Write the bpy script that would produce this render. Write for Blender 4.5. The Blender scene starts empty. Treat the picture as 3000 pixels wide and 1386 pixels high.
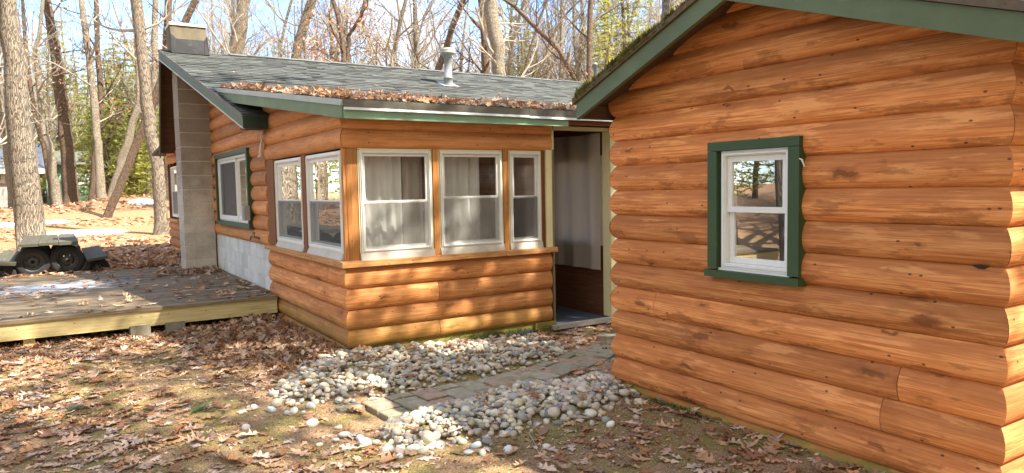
import bpy, math, random
import numpy as np
from mathutils import Vector, Matrix, noise as mnoise

R = math.radians
random.seed(7)
rng = np.random.default_rng(7)
scene = bpy.context.scene
COL = scene.collection

# ------------------------------------------------------------------ camera
CAM_ROT = ((0.84436508, 0.05168031, -0.53326987),
           (-0.53545227, 0.04722059, -0.84324438),
           (-0.01839782, 0.99754667, 0.06754375))      # rows: world X, Y, Z in camera axes
CAM_POS = Vector((0.0, 0.0, 1.58))
FOC = 2105.0
cam_data = bpy.data.cameras.new("camera")
cam = bpy.data.objects.new("camera", cam_data)
COL.objects.link(cam)
cam_data.sensor_width = 36.0
cam_data.lens = FOC / 3000.0 * 36.0
cam_data.clip_start = 0.05
cam_data.clip_end = 2000.0
M3 = Matrix(CAM_ROT).to_3x3()
cam.matrix_world = Matrix.Translation(CAM_POS) @ M3.to_4x4()
scene.camera = cam


def at(px, py, depth):
    """world point that stands `depth` metres ahead at photo pixel (px, py); a layout ruler only"""
    return CAM_POS + M3 @ (Vector((px - 1500.0, -(py - 693.0), -FOC)) * (depth / FOC))


# ------------------------------------------------------------------ light
SUN_DIR = Vector((0.80, -1.0, 1.60)).normalized()      # towards the sun
el = math.asin(SUN_DIR.z)
az = math.atan2(SUN_DIR.x, SUN_DIR.y)
world = bpy.data.worlds.new("World")
scene.world = world
world.use_nodes = True
wn = world.node_tree
wn.nodes.clear()
w_out = wn.nodes.new("ShaderNodeOutputWorld")
w_bg = wn.nodes.new("ShaderNodeBackground")
w_sky = wn.nodes.new("ShaderNodeTexSky")
w_sky.sky_type = 'NISHITA'
w_sky.sun_disc = False
w_sky.sun_elevation = el
w_sky.sun_rotation = az
w_sky.altitude = 200
w_sky.air_density = 0.9
w_sky.dust_density = 0.0
w_sky.ozone_density = 3.0
w_bg.inputs['Strength'].default_value = 0.15
# broken white cloud, thin northward; thickened overhead and south, unseen, to neutralise the shade
w_tc = wn.nodes.new("ShaderNodeTexCoord")
w_n = wn.nodes.new("ShaderNodeTexNoise")
w_n.inputs['Scale'].default_value = 2.6
w_n.inputs['Detail'].default_value = 7
w_n.inputs['Roughness'].default_value = 0.62
w_sp = wn.nodes.new("ShaderNodeSeparateXYZ")
wn.links.new(w_tc.outputs['Generated'], w_n.inputs['Vector'])
wn.links.new(w_tc.outputs['Generated'], w_sp.inputs[0])
w_ma = wn.nodes.new("ShaderNodeMath"); w_ma.operation = 'MULTIPLY_ADD'
w_ma.inputs[1].default_value = -0.16; w_ma.inputs[2].default_value = 0.10
wn.links.new(w_sp.outputs[1], w_ma.inputs[0])
w_mb = wn.nodes.new("ShaderNodeMath"); w_mb.operation = 'ADD'
wn.links.new(w_n.outputs[0], w_mb.inputs[0]); wn.links.new(w_ma.outputs[0], w_mb.inputs[1])
w_mr = wn.nodes.new("ShaderNodeMapRange")
w_mr.inputs[1].default_value = 0.46; w_mr.inputs[2].default_value = 0.66
wn.links.new(w_mb.outputs[0], w_mr.inputs[0])
w_mx = wn.nodes.new("ShaderNodeMix"); w_mx.data_type = 'RGBA'
w_mx.inputs[7].default_value = (3.6, 3.55, 3.4, 1)
wn.links.new(w_mr.outputs[0], w_mx.inputs[0]); w_tn = wn.nodes.new("ShaderNodeMix"); w_tn.data_type = 'RGBA'; w_tn.blend_type = 'MULTIPLY'
w_tn.inputs[0].default_value = 1.0; w_tn.inputs[7].default_value = (0.66, 0.95, 1.22, 1)
wn.links.new(w_sky.outputs[0], w_tn.inputs[6])
wn.links.new(w_tn.outputs[2], w_mx.inputs[6])
wn.links.new(w_mx.outputs[2], w_bg.inputs[0])
wn.links.new(w_bg.outputs[0], w_out.inputs[0])

sun_data = bpy.data.lights.new("sun", 'SUN')
sun_data.energy = 3.9
sun_data.angle = R(0.53)
sun_data.color = (1.0, 0.94, 0.84)
sun = bpy.data.objects.new("sun", sun_data)
COL.objects.link(sun)
sun.rotation_euler = SUN_DIR.to_track_quat('Z', 'Y').to_euler()

scene.view_settings.view_transform = 'Standard'
scene.view_settings.look = 'None'
scene.view_settings.exposure = 2.15
scene.view_settings.gamma = 1.0
scene.view_settings.use_white_balance = True
scene.view_settings.white_balance_temperature = 6700
scene.view_settings.white_balance_tint = 10
scene.render.engine = 'CYCLES'
scene.cycles.max_bounces = 8
scene.cycles.transparent_max_bounces = 16
scene.cycles.use_denoising = True


# ------------------------------------------------------------------ helpers
def ss(x, a, b):
    t = min(1.0, max(0.0, (x - a) / (b - a)))
    return t * t * (3 - 2 * t)


def nz(x, y, z=0.0):
    return mnoise.noise(Vector((x, y, z)))


def tag(o, label=None, cat=None, group=None, kind=None):
    if label: o['label'] = label
    if cat: o['category'] = cat
    if group: o['group'] = group
    if kind: o['kind'] = kind
    return o


def empty(name, loc=(0, 0, 0)):
    o = bpy.data.objects.new(name, None)
    o.location = loc
    o.empty_display_size = 0.1
    COL.objects.link(o)
    return o


def inside(poly, x, y):
    c = False
    j = len(poly) - 1
    for i in range(len(poly)):
        xi, yi = poly[i]; xj, yj = poly[j]
        if (yi > y) != (yj > y) and x < (xj - xi) * (y - yi) / (yj - yi) + xi:
            c = not c
        j = i
    return c


class Fr:
    """local axes: along a, outward n, up z"""
    def __init__(s, o, A, N, Z=(0, 0, 1)):
        s.o, s.A, s.N, s.Z = Vector(o), Vector(A), Vector(N), Vector(Z)
        s.flip = s.A.cross(s.N).dot(s.Z) < 0
    def P(s, a, n, z):
        return s.o + s.A * a + s.N * n + s.Z * z


WF = Fr((0, 0, 0), (1, 0, 0), (0, 1, 0))


class MB:
    """collects verts / faces with uv, a random number and a colour per face"""
    def __init__(s):
        s.v, s.f, s.uv, s.r, s.c, s.sm = [], [], [], [], [], []
    def face(s, pts, uv=None, r=0.0, c=None, smooth=False):
        b = len(s.v)
        s.v.extend([tuple(p) for p in pts])
        s.f.append(tuple(range(b, b + len(pts))))
        s.uv.append(uv or [(0.0, 0.0)] * len(pts))
        s.r.append(r); s.c.append(c or (1, 1, 1)); s.sm.append(smooth)
    def grid(s, rows, uvrows=None, r=0.0, c=None, smooth=True, close=False):
        """rows of shared points joined by quads"""
        b = len(s.v); n = len(rows[0])
        for row in rows:
            s.v.extend([tuple(p) for p in row])
        for i in range(len(rows) - 1):
            for j in range(n if close else n - 1):
                k = (j + 1) % n
                s.f.append((b + i * n + j, b + i * n + k, b + (i + 1) * n + k, b + (i + 1) * n + j))
                if uvrows:
                    s.uv.append([uvrows[i][j], uvrows[i][j + 1], uvrows[i + 1][j + 1], uvrows[i + 1][j]])
                else:
                    s.uv.append([(0.0, 0.0)] * 4)
                s.r.append(r); s.c.append(c or (1, 1, 1)); s.sm.append(smooth)
    def box(s, a0, a1, n0, n1, z0, z1, F=WF, r=None, c=None):
        if r is None: r = random.random()
        p = lambda i, j, k: F.P((a0, a1)[i], (n0, n1)[j], (z0, z1)[k])
        d = (abs(a1 - a0), abs(n1 - n0), abs(z1 - z0))
        L = d.index(max(d))
        co = lambda i, j, k: ((a0, a1)[i], (n0, n1)[j], (z0, z1)[k])
        for q in (((0,0,0),(0,1,0),(1,1,0),(1,0,0)), ((0,0,1),(1,0,1),(1,1,1),(0,1,1)),
                  ((0,0,0),(1,0,0),(1,0,1),(0,0,1)), ((0,1,0),(0,1,1),(1,1,1),(1,1,0)),
                  ((0,0,0),(0,0,1),(0,1,1),(0,1,0)), ((1,0,0),(1,1,0),(1,1,1),(1,0,1))):
            if F.flip: q = q[::-1]
            ax = [x for x in range(3) if len({t[x] for t in q}) > 1]
            U = L if L in ax else ax[0]
            V = ax[0] if ax[1] == U else ax[1]
            s.face([p(*t) for t in q], [(co(*t)[U], co(*t)[V]) for t in q], r, c)
    def prism(s, ring0, ring1, r=None, c=None, smooth=False, caps=True):
        if r is None: r = random.random()
        n = len(ring0)
        for i in range(n):
            k = (i + 1) % n
            L = (Vector(ring1[i]) - Vector(ring0[i])).length
            w = (Vector(ring0[k]) - Vector(ring0[i])).length
            s.face([ring0[i], ring0[k], ring1[k], ring1[i]], [(0, i*.07), (0, i*.07 + w), (L, i*.07 + w), (L, i*.07)], r, c, smooth)
        if caps:
            s.face(list(ring0)[::-1], [(p[0], p[1]) for p in list(ring0)[::-1]], r, c)
            s.face(list(ring1), [(p[0], p[1]) for p in ring1], r, c)
    def tube(s, pts, rads, n=8, r=None, c=None, cap=True, lump=0.0):
        if r is None: r = random.random()
        pts = [Vector(p) for p in pts]
        rows, uvr, u = [], [], 0.0
        ref = None
        for i, p in enumerate(pts):
            d = (pts[min(i + 1, len(pts) - 1)] - pts[max(i - 1, 0)]).normalized()
            if ref is None or abs(ref.dot(d)) > 0.95:
                ref = Vector((1, 0, 0)) if abs(d.x) < 0.8 else Vector((0, 1, 0))
            x = (ref - d * ref.dot(d)).normalized(); ref = x
            y = d.cross(x)
            rad = rads[i] if hasattr(rads, '__len__') else rads
            if i: u += (p - pts[i - 1]).length
            row = []
            for k in range(n):
                a = 2 * math.pi * k / n
                q = rad * (1 + (lump * nz(p.x * 2 + math.cos(a) * 1.3, p.y * 2 + math.sin(a) * 1.3, p.z * 1.2) if lump else 0))
                row.append(p + x * (math.cos(a) * q) + y * (math.sin(a) * q))
            rows.append(row)
            uvr.append([(u, 2 * math.pi * rad * k / n) for k in range(n + 1)])
        s.grid(rows, uvr, r, c, True, True)
        if cap and n > 3:
            s.face(rows[-1], None, r, c); s.face(rows[0][::-1], None, r, c)
    def build(s, name, material, parent=None):
        me = bpy.data.meshes.new(name)
        me.from_pydata(s.v, [], s.f)
        uvl = me.uv_layers.new(name="UVMap")
        uvl.data.foreach_set('uv', np.array([x for q in s.uv for p in q for x in p], dtype=np.float32))
        me.polygons.foreach_set('use_smooth', np.array(s.sm, dtype=bool))
        at_ = me.attributes.new('rnd', 'FLOAT', 'FACE')
        at_.data.foreach_set('value', np.array(s.r, dtype=np.float32))
        ac = me.attributes.new('tint', 'FLOAT_COLOR', 'FACE')
        ac.data.foreach_set('color', np.array([(a, b, c, 1.0) for a, b, c in s.c], dtype=np.float32).ravel())
        me.update()
        return link(name, me, material, parent)


def link(name, me, material=None, parent=None):
    if material and not me.materials: me.materials.append(material)
    o = bpy.data.objects.new(name, me)
    COL.objects.link(o)
    if parent:
        o.parent = parent
        o.matrix_parent_inverse = Matrix.Translation(-parent.location)
    return o


# ------------------------------------------------------------------ materials
class Mat:
    def __init__(s, name):
        s.m = bpy.data.materials.new(name)
        s.m.use_nodes = True
        s.t = s.m.node_tree
        s.t.nodes.clear()
        s.out = s.t.nodes.new("ShaderNodeOutputMaterial")
        s.b = s.t.nodes.new("ShaderNodeBsdfPrincipled")
        s.t.links.new(s.b.outputs[0], s.out.inputs[0])
        s.set(Roughness=0.7)
        s.b.inputs['Specular IOR Level'].default_value = 0.35
    def put(s, sock, v):
        if isinstance(v, bpy.types.NodeSocket): s.t.links.new(v, sock)
        elif hasattr(v, '__len__') and sock.type == 'RGBA' and len(v) == 3: sock.default_value = (*v, 1.0)
        else: sock.default_value = v
    def set(s, **kw):
        for k, v in kw.items():
            s.put(s.b.inputs[k.replace('_', ' ')], v)
    def n(s, typ, ins=None, **props):
        nd = s.t.nodes.new(typ)
        for k, v in props.items(): setattr(nd, k, v)
        for k, v in (ins or {}).items(): s.put(nd.inputs[k], v)
        return nd
    def attr(s, name, out='Fac'):
        return s.n("ShaderNodeAttribute", attribute_name=name).outputs[out]
    def uv(s): return s.n("ShaderNodeUVMap").outputs[0]
    def pos(s): return s.n("ShaderNodeNewGeometry").outputs['Position']
    def obj(s): return s.n("ShaderNodeTexCoord").outputs['Object']
    def vm(s, op, a, b=(0, 0, 0)):
        return s.n("ShaderNodeVectorMath", {0: a, 1: b}, operation=op).outputs[0]
    def ma(s, op, a, b=0.0, c=None, clamp=False):
        d = {0: a, 1: b}
        if c is not None: d[2] = c
        return s.n("ShaderNodeMath", d, operation=op, use_clamp=clamp).outputs[0]
    def noise(s, vec, scale=1.0, detail=3.0, rough=0.55, dist=0.0, out=0):
        return s.n("ShaderNodeTexNoise", {'Vector': vec, 'Scale': scale, 'Detail': detail, 'Roughness': rough, 'Distortion': dist}).outputs[out]
    def ramp(s, fac, *stops):
        nd = s.n("ShaderNodeValToRGB", {0: fac})
        e = nd.color_ramp.elements
        while len(e) < len(stops): e.new(0.5)
        for i, (p, c) in enumerate(stops):
            e[i].position = p
            e[i].color = (c, c, c, 1) if not hasattr(c, '__len__') else (*c, 1)
        return nd.outputs[0]
    def step(s, x, a, b, lo=0.0, hi=1.0):
        return s.n("ShaderNodeMapRange", {0: x, 1: a, 2: b, 3: lo, 4: hi}, interpolation_type='SMOOTHSTEP').outputs[0]
    def mix(s, fac, a, b, mode='MIX'):
        nd = s.n("ShaderNodeMix", data_type='RGBA', blend_type=mode)
        s.put(nd.inputs[0], fac); s.put(nd.inputs[6], a); s.put(nd.inputs[7], b)
        return nd.outputs[2]
    def sep(s, vec, i): return s.n("ShaderNodeSeparateXYZ", {0: vec}).outputs[i]
    def bump(s, h, strength=0.3, dist=0.01):
        s.set(Normal=s.n("ShaderNodeBump", {'Height': h, 'Strength': strength, 'Distance': dist}).outputs[0])
    def woodvec(s):
        rnd = s.attr('rnd')
        off = s.n("ShaderNodeCombineXYZ", {0: s.ma('MULTIPLY', rnd, 37.3), 1: s.ma('MULTIPLY', rnd, 11.7), 2: s.ma('MULTIPLY', rnd, 5.1)}).outputs[0]
        return s.vm('ADD', s.uv(), off), rnd


def wood(name, light, mid, dark, stain=0.5, knots=1.0, wear=0.4, moss=0.0, moss_top=0.25, rough=0.6, patch=(0.62, 0.36, 0.15), logs=False, gain=1.0):
    m = Mat(name)
    v, rnd = m.woodvec()
    big = m.noise(m.vm('MULTIPLY', v, (0.9, 4.0, 1)), 1.6, 4, 0.6)
    g1 = m.noise(m.vm('MULTIPLY', v, (1.6, 55, 1)), 1.0, 5, 0.65, 0.4)
    g2 = m.noise(m.vm('MULTIPLY', v, (5.0, 190, 1)), 1.0, 2, 0.6)
    col = m.ramp(g1, (0.34, dark), (0.47, mid), (0.62, light))
    col = m.mix(m.step(g2, 0.50, 0.64, 0.0, 0.55), col, tuple(x * 0.8 for x in dark))
    col = m.mix(m.step(big, 0.34, 0.66, 0.0, 0.55), col, m.mix(0.5, mid, dark))
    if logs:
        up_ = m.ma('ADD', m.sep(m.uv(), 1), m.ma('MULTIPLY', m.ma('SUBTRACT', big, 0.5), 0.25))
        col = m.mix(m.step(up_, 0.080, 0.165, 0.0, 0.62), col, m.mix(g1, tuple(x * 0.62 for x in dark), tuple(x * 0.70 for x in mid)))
        brt = m.noise(m.vm('MULTIPLY', v, (0.9, 7, 1)), 1.9, 5, 0.65)
        col = m.mix(m.step(brt, 0.55, 0.63, 0.0, 0.55), col, light)
    tone = m.ma('MULTIPLY_ADD', rnd, 0.42, 0.77)
    col = m.mix(1.0, col, m.n("ShaderNodeCombineColor", {0: tone, 1: tone, 2: tone}).outputs[0], 'MULTIPLY')
    if wear > 0:
        wn_ = m.noise(m.vm('MULTIPLY', v, (2.2, 26, 1)), 1.0, 6, 0.7)
        wm = m.ma('MULTIPLY', m.step(wn_, 0.60, 0.66), m.step(m.noise(m.vm('MULTIPLY', v, (0.8, 3, 1)), 1.3, 2), 0.50, 0.62), clamp=True)
        col = m.mix(m.ma('MULTIPLY', wm, wear), col, patch)
    if stain > 0:
        sv = m.sep(m.uv(), 1)
        sn = m.noise(m.vm('MULTIPLY', v, (2.4, 9, 1)), 1.2, 6, 0.68)
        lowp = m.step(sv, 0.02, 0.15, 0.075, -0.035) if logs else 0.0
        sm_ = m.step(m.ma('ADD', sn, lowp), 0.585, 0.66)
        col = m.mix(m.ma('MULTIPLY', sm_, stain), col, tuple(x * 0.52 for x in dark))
    if knots > 0:
        kv = m.vm('MULTIPLY', v, (1.5, 5.2, 1))
        kv = m.vm('ADD', kv, m.vm('MULTIPLY', m.noise(v, 12.0, 3, out=1), (0.22, 0.42, 0)))
        vo = m.n("ShaderNodeTexVoronoi", {'Vector': kv, 'Scale': 1.0}, voronoi_dimensions='2D')
        kr = m.ma('MULTIPLY_ADD', m.sep(vo.outputs[1], 1), 1.1, 0.35)
        kd = m.ma('DIVIDE', vo.outputs[0], kr)
        gate = m.step(m.sep(vo.outputs[1], 0), 0.66, 0.70)
        k = m.ma('MULTIPLY', m.step(kd, 0.06, 0.115, 1.0, 0.0), gate)
        ring = m.ma('MULTIPLY', m.step(kd, 0.10, 0.42, 0.45, 0.0), gate)
        streak = m.noise(m.vm('MULTIPLY', v, (6, 14, 1)), 1.0, 3)
        ring = m.ma('MULTIPLY', ring, m.step(streak, 0.42, 0.6))
        col = m.mix(m.ma('MULTIPLY', ring, knots), col, tuple(x * 0.55 for x in dark))
        col = m.mix(m.ma('MULTIPLY', k, 0.75 * knots), col, tuple(x * 0.42 for x in dark))
        # nail heads and small dark specks
        sp = m.n("ShaderNodeTexVoronoi", {'Vector': m.vm('MULTIPLY', v, (5, 9, 1)), 'Scale': 1.0}, voronoi_dimensions='2D')
        s2 = m.ma('MULTIPLY', m.step(sp.outputs[0], 0.035, 0.06, 1.0, 0.0), m.step(m.sep(sp.outputs[1], 1), 0.70, 0.72))
        col = m.mix(m.ma('MULTIPLY', s2, 0.8), col, (0.03, 0.02, 0.012))
    if moss > 0:
        p = m.pos()
        hz = m.step(m.ma('ADD', m.sep(p, 2), m.ma('MULTIPLY', m.noise(m.vm('MULTIPLY', p, (1, 1, 2.5)), 3.0, 5, 0.7), 0.30)), 0.10 + moss_top * 0.25, 0.12 + moss_top, 1.0, 0.0)
        fine = m.noise(p, 60, 3, 0.7)
        mc = m.mix(fine, (0.07, 0.085, 0.015), (0.26, 0.27, 0.045))
        col = m.mix(m.ma('MULTIPLY', hz, moss), col, mc)
    if gain != 1.0:
        col = m.mix(1.0, col, (gain, gain, gain), 'MULTIPLY')
    m.set(Base_Color=col, Roughness=m.ma('MULTIPLY_ADD', g1, 0.25, rough))
    m.b.inputs['Specular IOR Level'].default_value = 0.22
    m.bump(m.ma('ADD', g1, m.ma('MULTIPLY', g2, 0.8)), 0.5, 0.005)
    return m.m


def paint(name, col, rough=0.5, var=0.15, dirt=0.0, dirtcol=(0.10, 0.085, 0.03), bump=0.1):
    m = Mat(name)
    p = m.pos()
    n1 = m.noise(p, 3.0, 5, 0.65)
    n2 = m.noise(m.vm('MULTIPLY', p, (1, 1, 5)), 14, 4, 0.6)
    c = m.mix(m.step(n1, 0.3, 0.7, 0, var * 2), col, tuple(x * 0.62 for x in col))
    c = m.mix(m.step(n2, 0.55, 0.75, 0, var), c, tuple(min(1, x * 1.35 + .01) for x in col))
    if dirt:
        d = m.step(m.noise(p, 7.0, 6, 0.75), 0.55, 0.68)
        c = m.mix(m.ma('MULTIPLY', d, dirt), c, dirtcol)
    m.set(Base_Color=c, Roughness=rough)
    m.bump(m.noise(p, 120, 3), bump, 0.002)
    return m.m


def glass(name, wob=0.05, gain=1.0, tint=(0.93, 0.95, 0.94)):
    m = Mat(name)
    m.t.nodes.remove(m.b)
    p = m.pos()
    bn = m.n("ShaderNodeBump", {'Height': m.noise(p, 2.2, 1, 0.4), 'Strength': wob, 'Distance': 0.02}).outputs[0]
    fr = m.n("ShaderNodeFresnel", {'IOR': 1.5, 'Normal': bn}).outputs[0]
    tr = m.n("ShaderNodeBsdfTransparent", {0: tint})
    gl = m.n("ShaderNodeBsdfGlossy", {'Color': (1, 1, 1), 'Roughness': 0.0, 'Normal': bn})
    mx = m.n("ShaderNodeMixShader", {0: m.ma('MULTIPLY_ADD', fr, 1.75 * gain, 0.02, clamp=True), 1: tr.outputs[0], 2: gl.outputs[0]})
    df = m.n("ShaderNodeBsdfDiffuse", {0: (0.6, 0.58, 0.52)})
    dust = m.step(m.noise(p, 5.0, 6, 0.75), 0.45, 0.8, 0.015, 0.07)
    m2 = m.n("ShaderNodeMixShader", {0: dust, 1: mx.outputs[0], 2: df.outputs[0]})
    m.t.links.new(m2.outputs[0], m.out.inputs[0])
    return m.m


def screen(name, col=(0.055, 0.055, 0.055), open_=0.42):
    m = Mat(name)
    tr = m.n("ShaderNodeBsdfTransparent", {0: (1, 1, 1)})
    m.set(Base_Color=col, Roughness=0.6)
    mx = m.n("ShaderNodeMixShader", {0: open_, 1: m.b.outputs[0], 2: tr.outputs[0]})
    m.t.links.new(mx.outputs[0], m.out.inputs[0])
    return m.m


def tinted(name, rough=0.75, var=0.25, scale=30, bump=0.2, spec=0.3):
    """colour comes from the face attribute"""
    m = Mat(name)
    c = m.attr('tint', 'Color')
    p = m.obj()
    n1 = m.noise(p, scale, 4, 0.65)
    c = m.mix(m.step(n1, 0.3, 0.7, 0.0, var * 2), c, m.mix(1.0, c, (0.55, 0.52, 0.5), 'MULTIPLY'))
    m.set(Base_Color=c, Roughness=rough)
    m.b.inputs['Specular IOR Level'].default_value = spec
    m.bump(n1, bump, 0.004)
    return m


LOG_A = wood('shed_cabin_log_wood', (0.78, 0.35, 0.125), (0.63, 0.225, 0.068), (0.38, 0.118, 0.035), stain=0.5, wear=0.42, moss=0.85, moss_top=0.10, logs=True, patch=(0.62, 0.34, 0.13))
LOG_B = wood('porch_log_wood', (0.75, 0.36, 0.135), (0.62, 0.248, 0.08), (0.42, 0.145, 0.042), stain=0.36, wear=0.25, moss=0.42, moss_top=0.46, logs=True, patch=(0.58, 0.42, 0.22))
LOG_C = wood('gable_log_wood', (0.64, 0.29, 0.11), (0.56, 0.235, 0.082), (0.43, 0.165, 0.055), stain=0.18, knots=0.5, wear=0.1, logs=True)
POSTW = wood('post_wood', (0.62, 0.30, 0.10), (0.48, 0.20, 0.06), (0.30, 0.11, 0.03), stain=0.25, knots=0.5, wear=0.2)
DARKPOST = wood('dark_post_wood', (0.26, 0.11, 0.045), (0.20, 0.08, 0.03), (0.13, 0.05, 0.02), stain=0.2, knots=0.2, wear=0.1)
SILLW = wood('sill_wood', (0.66, 0.36, 0.15), (0.54, 0.26, 0.095), (0.36, 0.155, 0.05), stain=0.35, knots=0.6, wear=0.4)
BEAMW = wood('deck_beam_wood', (0.56, 0.46, 0.24), (0.48, 0.39, 0.19), (0.36, 0.28, 0.13), stain=0.22, knots=0.7, wear=0.2, patch=(0.55, 0.52, 0.25))
DECKW = wood('deck_board_wood', (0.24, 0.185, 0.115), (0.165, 0.125, 0.075), (0.09, 0.068, 0.042), stain=0.5, knots=0.3, wear=0.35, patch=(0.22, 0.20, 0.09))
TABLEW = wood('table_plank_wood', (0.105, 0.098, 0.066), (0.077, 0.073, 0.047), (0.05, 0.046, 0.03), stain=0.3, knots=0.3, wear=0.4, patch=(0.25, 0.27, 0.13))
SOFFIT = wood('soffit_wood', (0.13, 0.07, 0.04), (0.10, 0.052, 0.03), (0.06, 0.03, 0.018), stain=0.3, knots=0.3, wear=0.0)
SKIRTW = wood('skirt_board_wood', (0.50, 0.33, 0.13), (0.40, 0.25, 0.09), (0.24, 0.14, 0.05), stain=0.7, knots=0.3, wear=0.3, moss=0.7, moss_top=0.22)
PANELJ = wood('aged_jamb_wood', (0.30, 0.24, 0.13), (0.22, 0.17, 0.09), (0.12, 0.09, 0.05), stain=0.5, knots=0.2, wear=0.2)
PANELW = wood('interior_panel_wood', (0.20, 0.085, 0.04), (0.15, 0.06, 0.03), (0.09, 0.036, 0.018), stain=0.1, knots=0.4, wear=0.0, rough=0.4)
GREEN = paint('dark_green_paint', (0.036, 0.070, 0.024), 0.5, 0.2, 0.15, (0.12, 0.13, 0.08))
GREENF = paint('faded_green_paint', (0.16, 0.215, 0.11), 0.6, 0.3, 0.35, (0.16, 0.16, 0.07))
GREENR = paint('rake_green_paint', (0.105, 0.138, 0.068), 0.55, 0.25, 0.15, (0.10, 0.12, 0.07))
SUNLITGREEN = paint('sunlit_green_paint', (0.25, 0.40, 0.28), 0.6, 0.25, 0.45, (0.28, 0.26, 0.10))  # trim green lightened in its colour to stand for sun on the fascia
DARKGREEN = paint('black_green_paint', (0.018, 0.035, 0.024), 0.5, 0.2)
WHITE = paint('white_window_paint', (0.70, 0.69, 0.66), 0.4, 0.08, 0.22, (0.42, 0.36, 0.25), 0.05)
APRON = paint('grey_cream_apron_paint', (0.50, 0.465, 0.40), 0.6, 0.25, 0.5, (0.28, 0.22, 0.13))
CREAM = paint('cream_trim_paint', (0.70, 0.62, 0.36), 0.5, 0.12, 0.2, (0.40, 0.33, 0.16))
ALU = paint('grey_metal_flashing', (0.10, 0.09, 0.07), 0.6, 0.2, 0.5, (0.24, 0.18, 0.11), 0.05)
WHITEMETAL = paint('white_metal_lip', (0.46, 0.46, 0.45), 0.35, 0.08, 0.1, (0.4, 0.35, 0.25), 0.03)
DRIP = paint('grey_drip_edge', (0.36, 0.38, 0.35), 0.4, 0.2, 0.2, (0.2, 0.19, 0.12), 0.05)
FLASH = paint('dark_flashing_metal', (0.022, 0.023, 0.027), 0.6, 0.25, 0.2, (0.14, 0.14, 0.14), 0.1)
PIPE = paint('grey_pipe_metal', (0.22, 0.24, 0.25), 0.35, 0.2, 0.15, (0.25, 0.22, 0.18), 0.05)
PIPECAP = paint('pale_pipe_cap_metal', (0.36, 0.35, 0.32), 0.4, 0.15, 0.2, (0.35, 0.3, 0.2), 0.05)
SIDING = paint('white_siding_metal', (0.62, 0.63, 0.62), 0.4, 0.1, 0.1)
STEEL = paint('dark_steel', (0.045, 0.045, 0.045), 0.45, 0.3, 0.2, (0.10, 0.05, 0.025))
TYRE = paint('worn_tyre_rubber', (0.020, 0.020, 0.021), 0.75, 0.4, 0.3, (0.05, 0.045, 0.04), 0.5)
GREYBOX = paint('grey_box_paint', (0.27, 0.27, 0.26), 0.5, 0.1)
BRASS = paint('tarnished_brass', (0.10, 0.08, 0.05), 0.4, 0.3)
CARPET = paint('blue_grey_carpet', (0.085, 0.105, 0.15), 0.95, 0.35, 0.2, (0.05, 0.05, 0.06), 0.6)
DARKVOID = paint('dark_sheathing', (0.05, 0.03, 0.02), 0.9, 0.2)
GLASS = glass('window_glass', 0.02)
GLASSW = glass('old_window_glass', 0.07, 1.25)
SCREEN = screen('insect_screen')
SCREENP = screen('pale_insect_screen', (0.27, 0.26, 0.24), 0.5)
CORD = paint('white_cable_plastic', (0.66, 0.64, 0.58), 0.5, 0.1)

m = Mat('curtain_cloth')
p = m.pos()
wv = m.noise(m.vm('MULTIPLY', p, (140, 140, 160)), 1.0, 2)
m.set(Base_Color=m.mix(wv, (0.40, 0.335, 0.285), (0.48, 0.41, 0.355)), Roughness=0.9)
m.bump(wv, 0.2, 0.002)
tl = m.n("ShaderNodeBsdfTranslucent", {0: (0.55, 0.50, 0.45)})
m.t.links.new(m.n("ShaderNodeMixShader", {0: 0.25, 1: m.b.outputs[0], 2: tl.outputs[0]}).outputs[0], m.out.inputs[0])
CURTAIN = m.m
m = Mat('white_curtain_cloth')
m.set(Base_Color=(0.86, 0.84, 0.79), Roughness=0.9)
tl = m.n("ShaderNodeBsdfTranslucent", {0: (0.8, 0.78, 0.72)})
m.t.links.new(m.n("ShaderNodeMixShader", {0: 0.3, 1: m.b.outputs[0], 2: tl.outputs[0]}).outputs[0], m.out.inputs[0])
WCURTAIN = m.m


def block_mat(name, base, dark, mortar=False):
    m = Mat(name)
    p = m.pos()
    rnd = m.attr('rnd')
    n1 = m.noise(p, 5, 5, 0.6)
    n2 = m.noise(p, 90, 3, 0.7)
    streak = m.noise(m.vm('MULTIPLY', p, (5, 5, 0.7)), 2.0, 5, 0.7)
    c = m.mix(m.step(n1, 0.35, 0.7), base, dark)
    c = m.mix(m.step(n2, 0.52, 0.62, 0, 0.5), c, tuple(x * 0.5 for x in dark))
    c = m.mix(m.step(streak, 0.56, 0.72, 0, 0.45), c, tuple(x * 0.45 for x in dark))
    t = m.ma('MULTIPLY_ADD', rnd, 0.22, 0.89)
    c = m.mix(1.0, c, m.n("ShaderNodeCombineColor", {0: t, 1: t, 2: t}).outputs[0], 'MULTIPLY')
    if not mortar:
        # the blocks turn darker and browner higher up
        hz = m.step(m.ma('ADD', m.sep(p, 2), m.ma('MULTIPLY', n1, 0.8)), 1.3, 2.9, 0, 0.62)
        c = m.mix(hz, c, (0.13, 0.085, 0.055))
    m.set(Base_Color=c, Roughness=0.9)
    m.bump(m.ma('ADD', n2, n1), 0.5, 0.006)
    return m.m


BLOCK = block_mat('concrete_block', (0.54, 0.485, 0.41), (0.42, 0.37, 0.31))
OLDBLOCK = block_mat('old_mossy_block', (0.21, 0.19, 0.15), (0.13, 0.12, 0.085), True)
MORTAR = block_mat('mortar_joint', (0.62, 0.57, 0.50), (0.52, 0.47, 0.41), True)
WBLOCK = block_mat('painted_white_block', (0.66, 0.65, 0.62), (0.55, 0.54, 0.51), True)
STUCCO = paint('mossy_stucco', (0.17, 0.14, 0.095), 0.95, 0.5, 0.55, (0.10, 0.08, 0.035), 1.0)
CAPM = paint('pale_mortar_cap', (0.66, 0.63, 0.56), 0.9, 0.2, 0.2, (0.3, 0.27, 0.15), 0.6)

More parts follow.
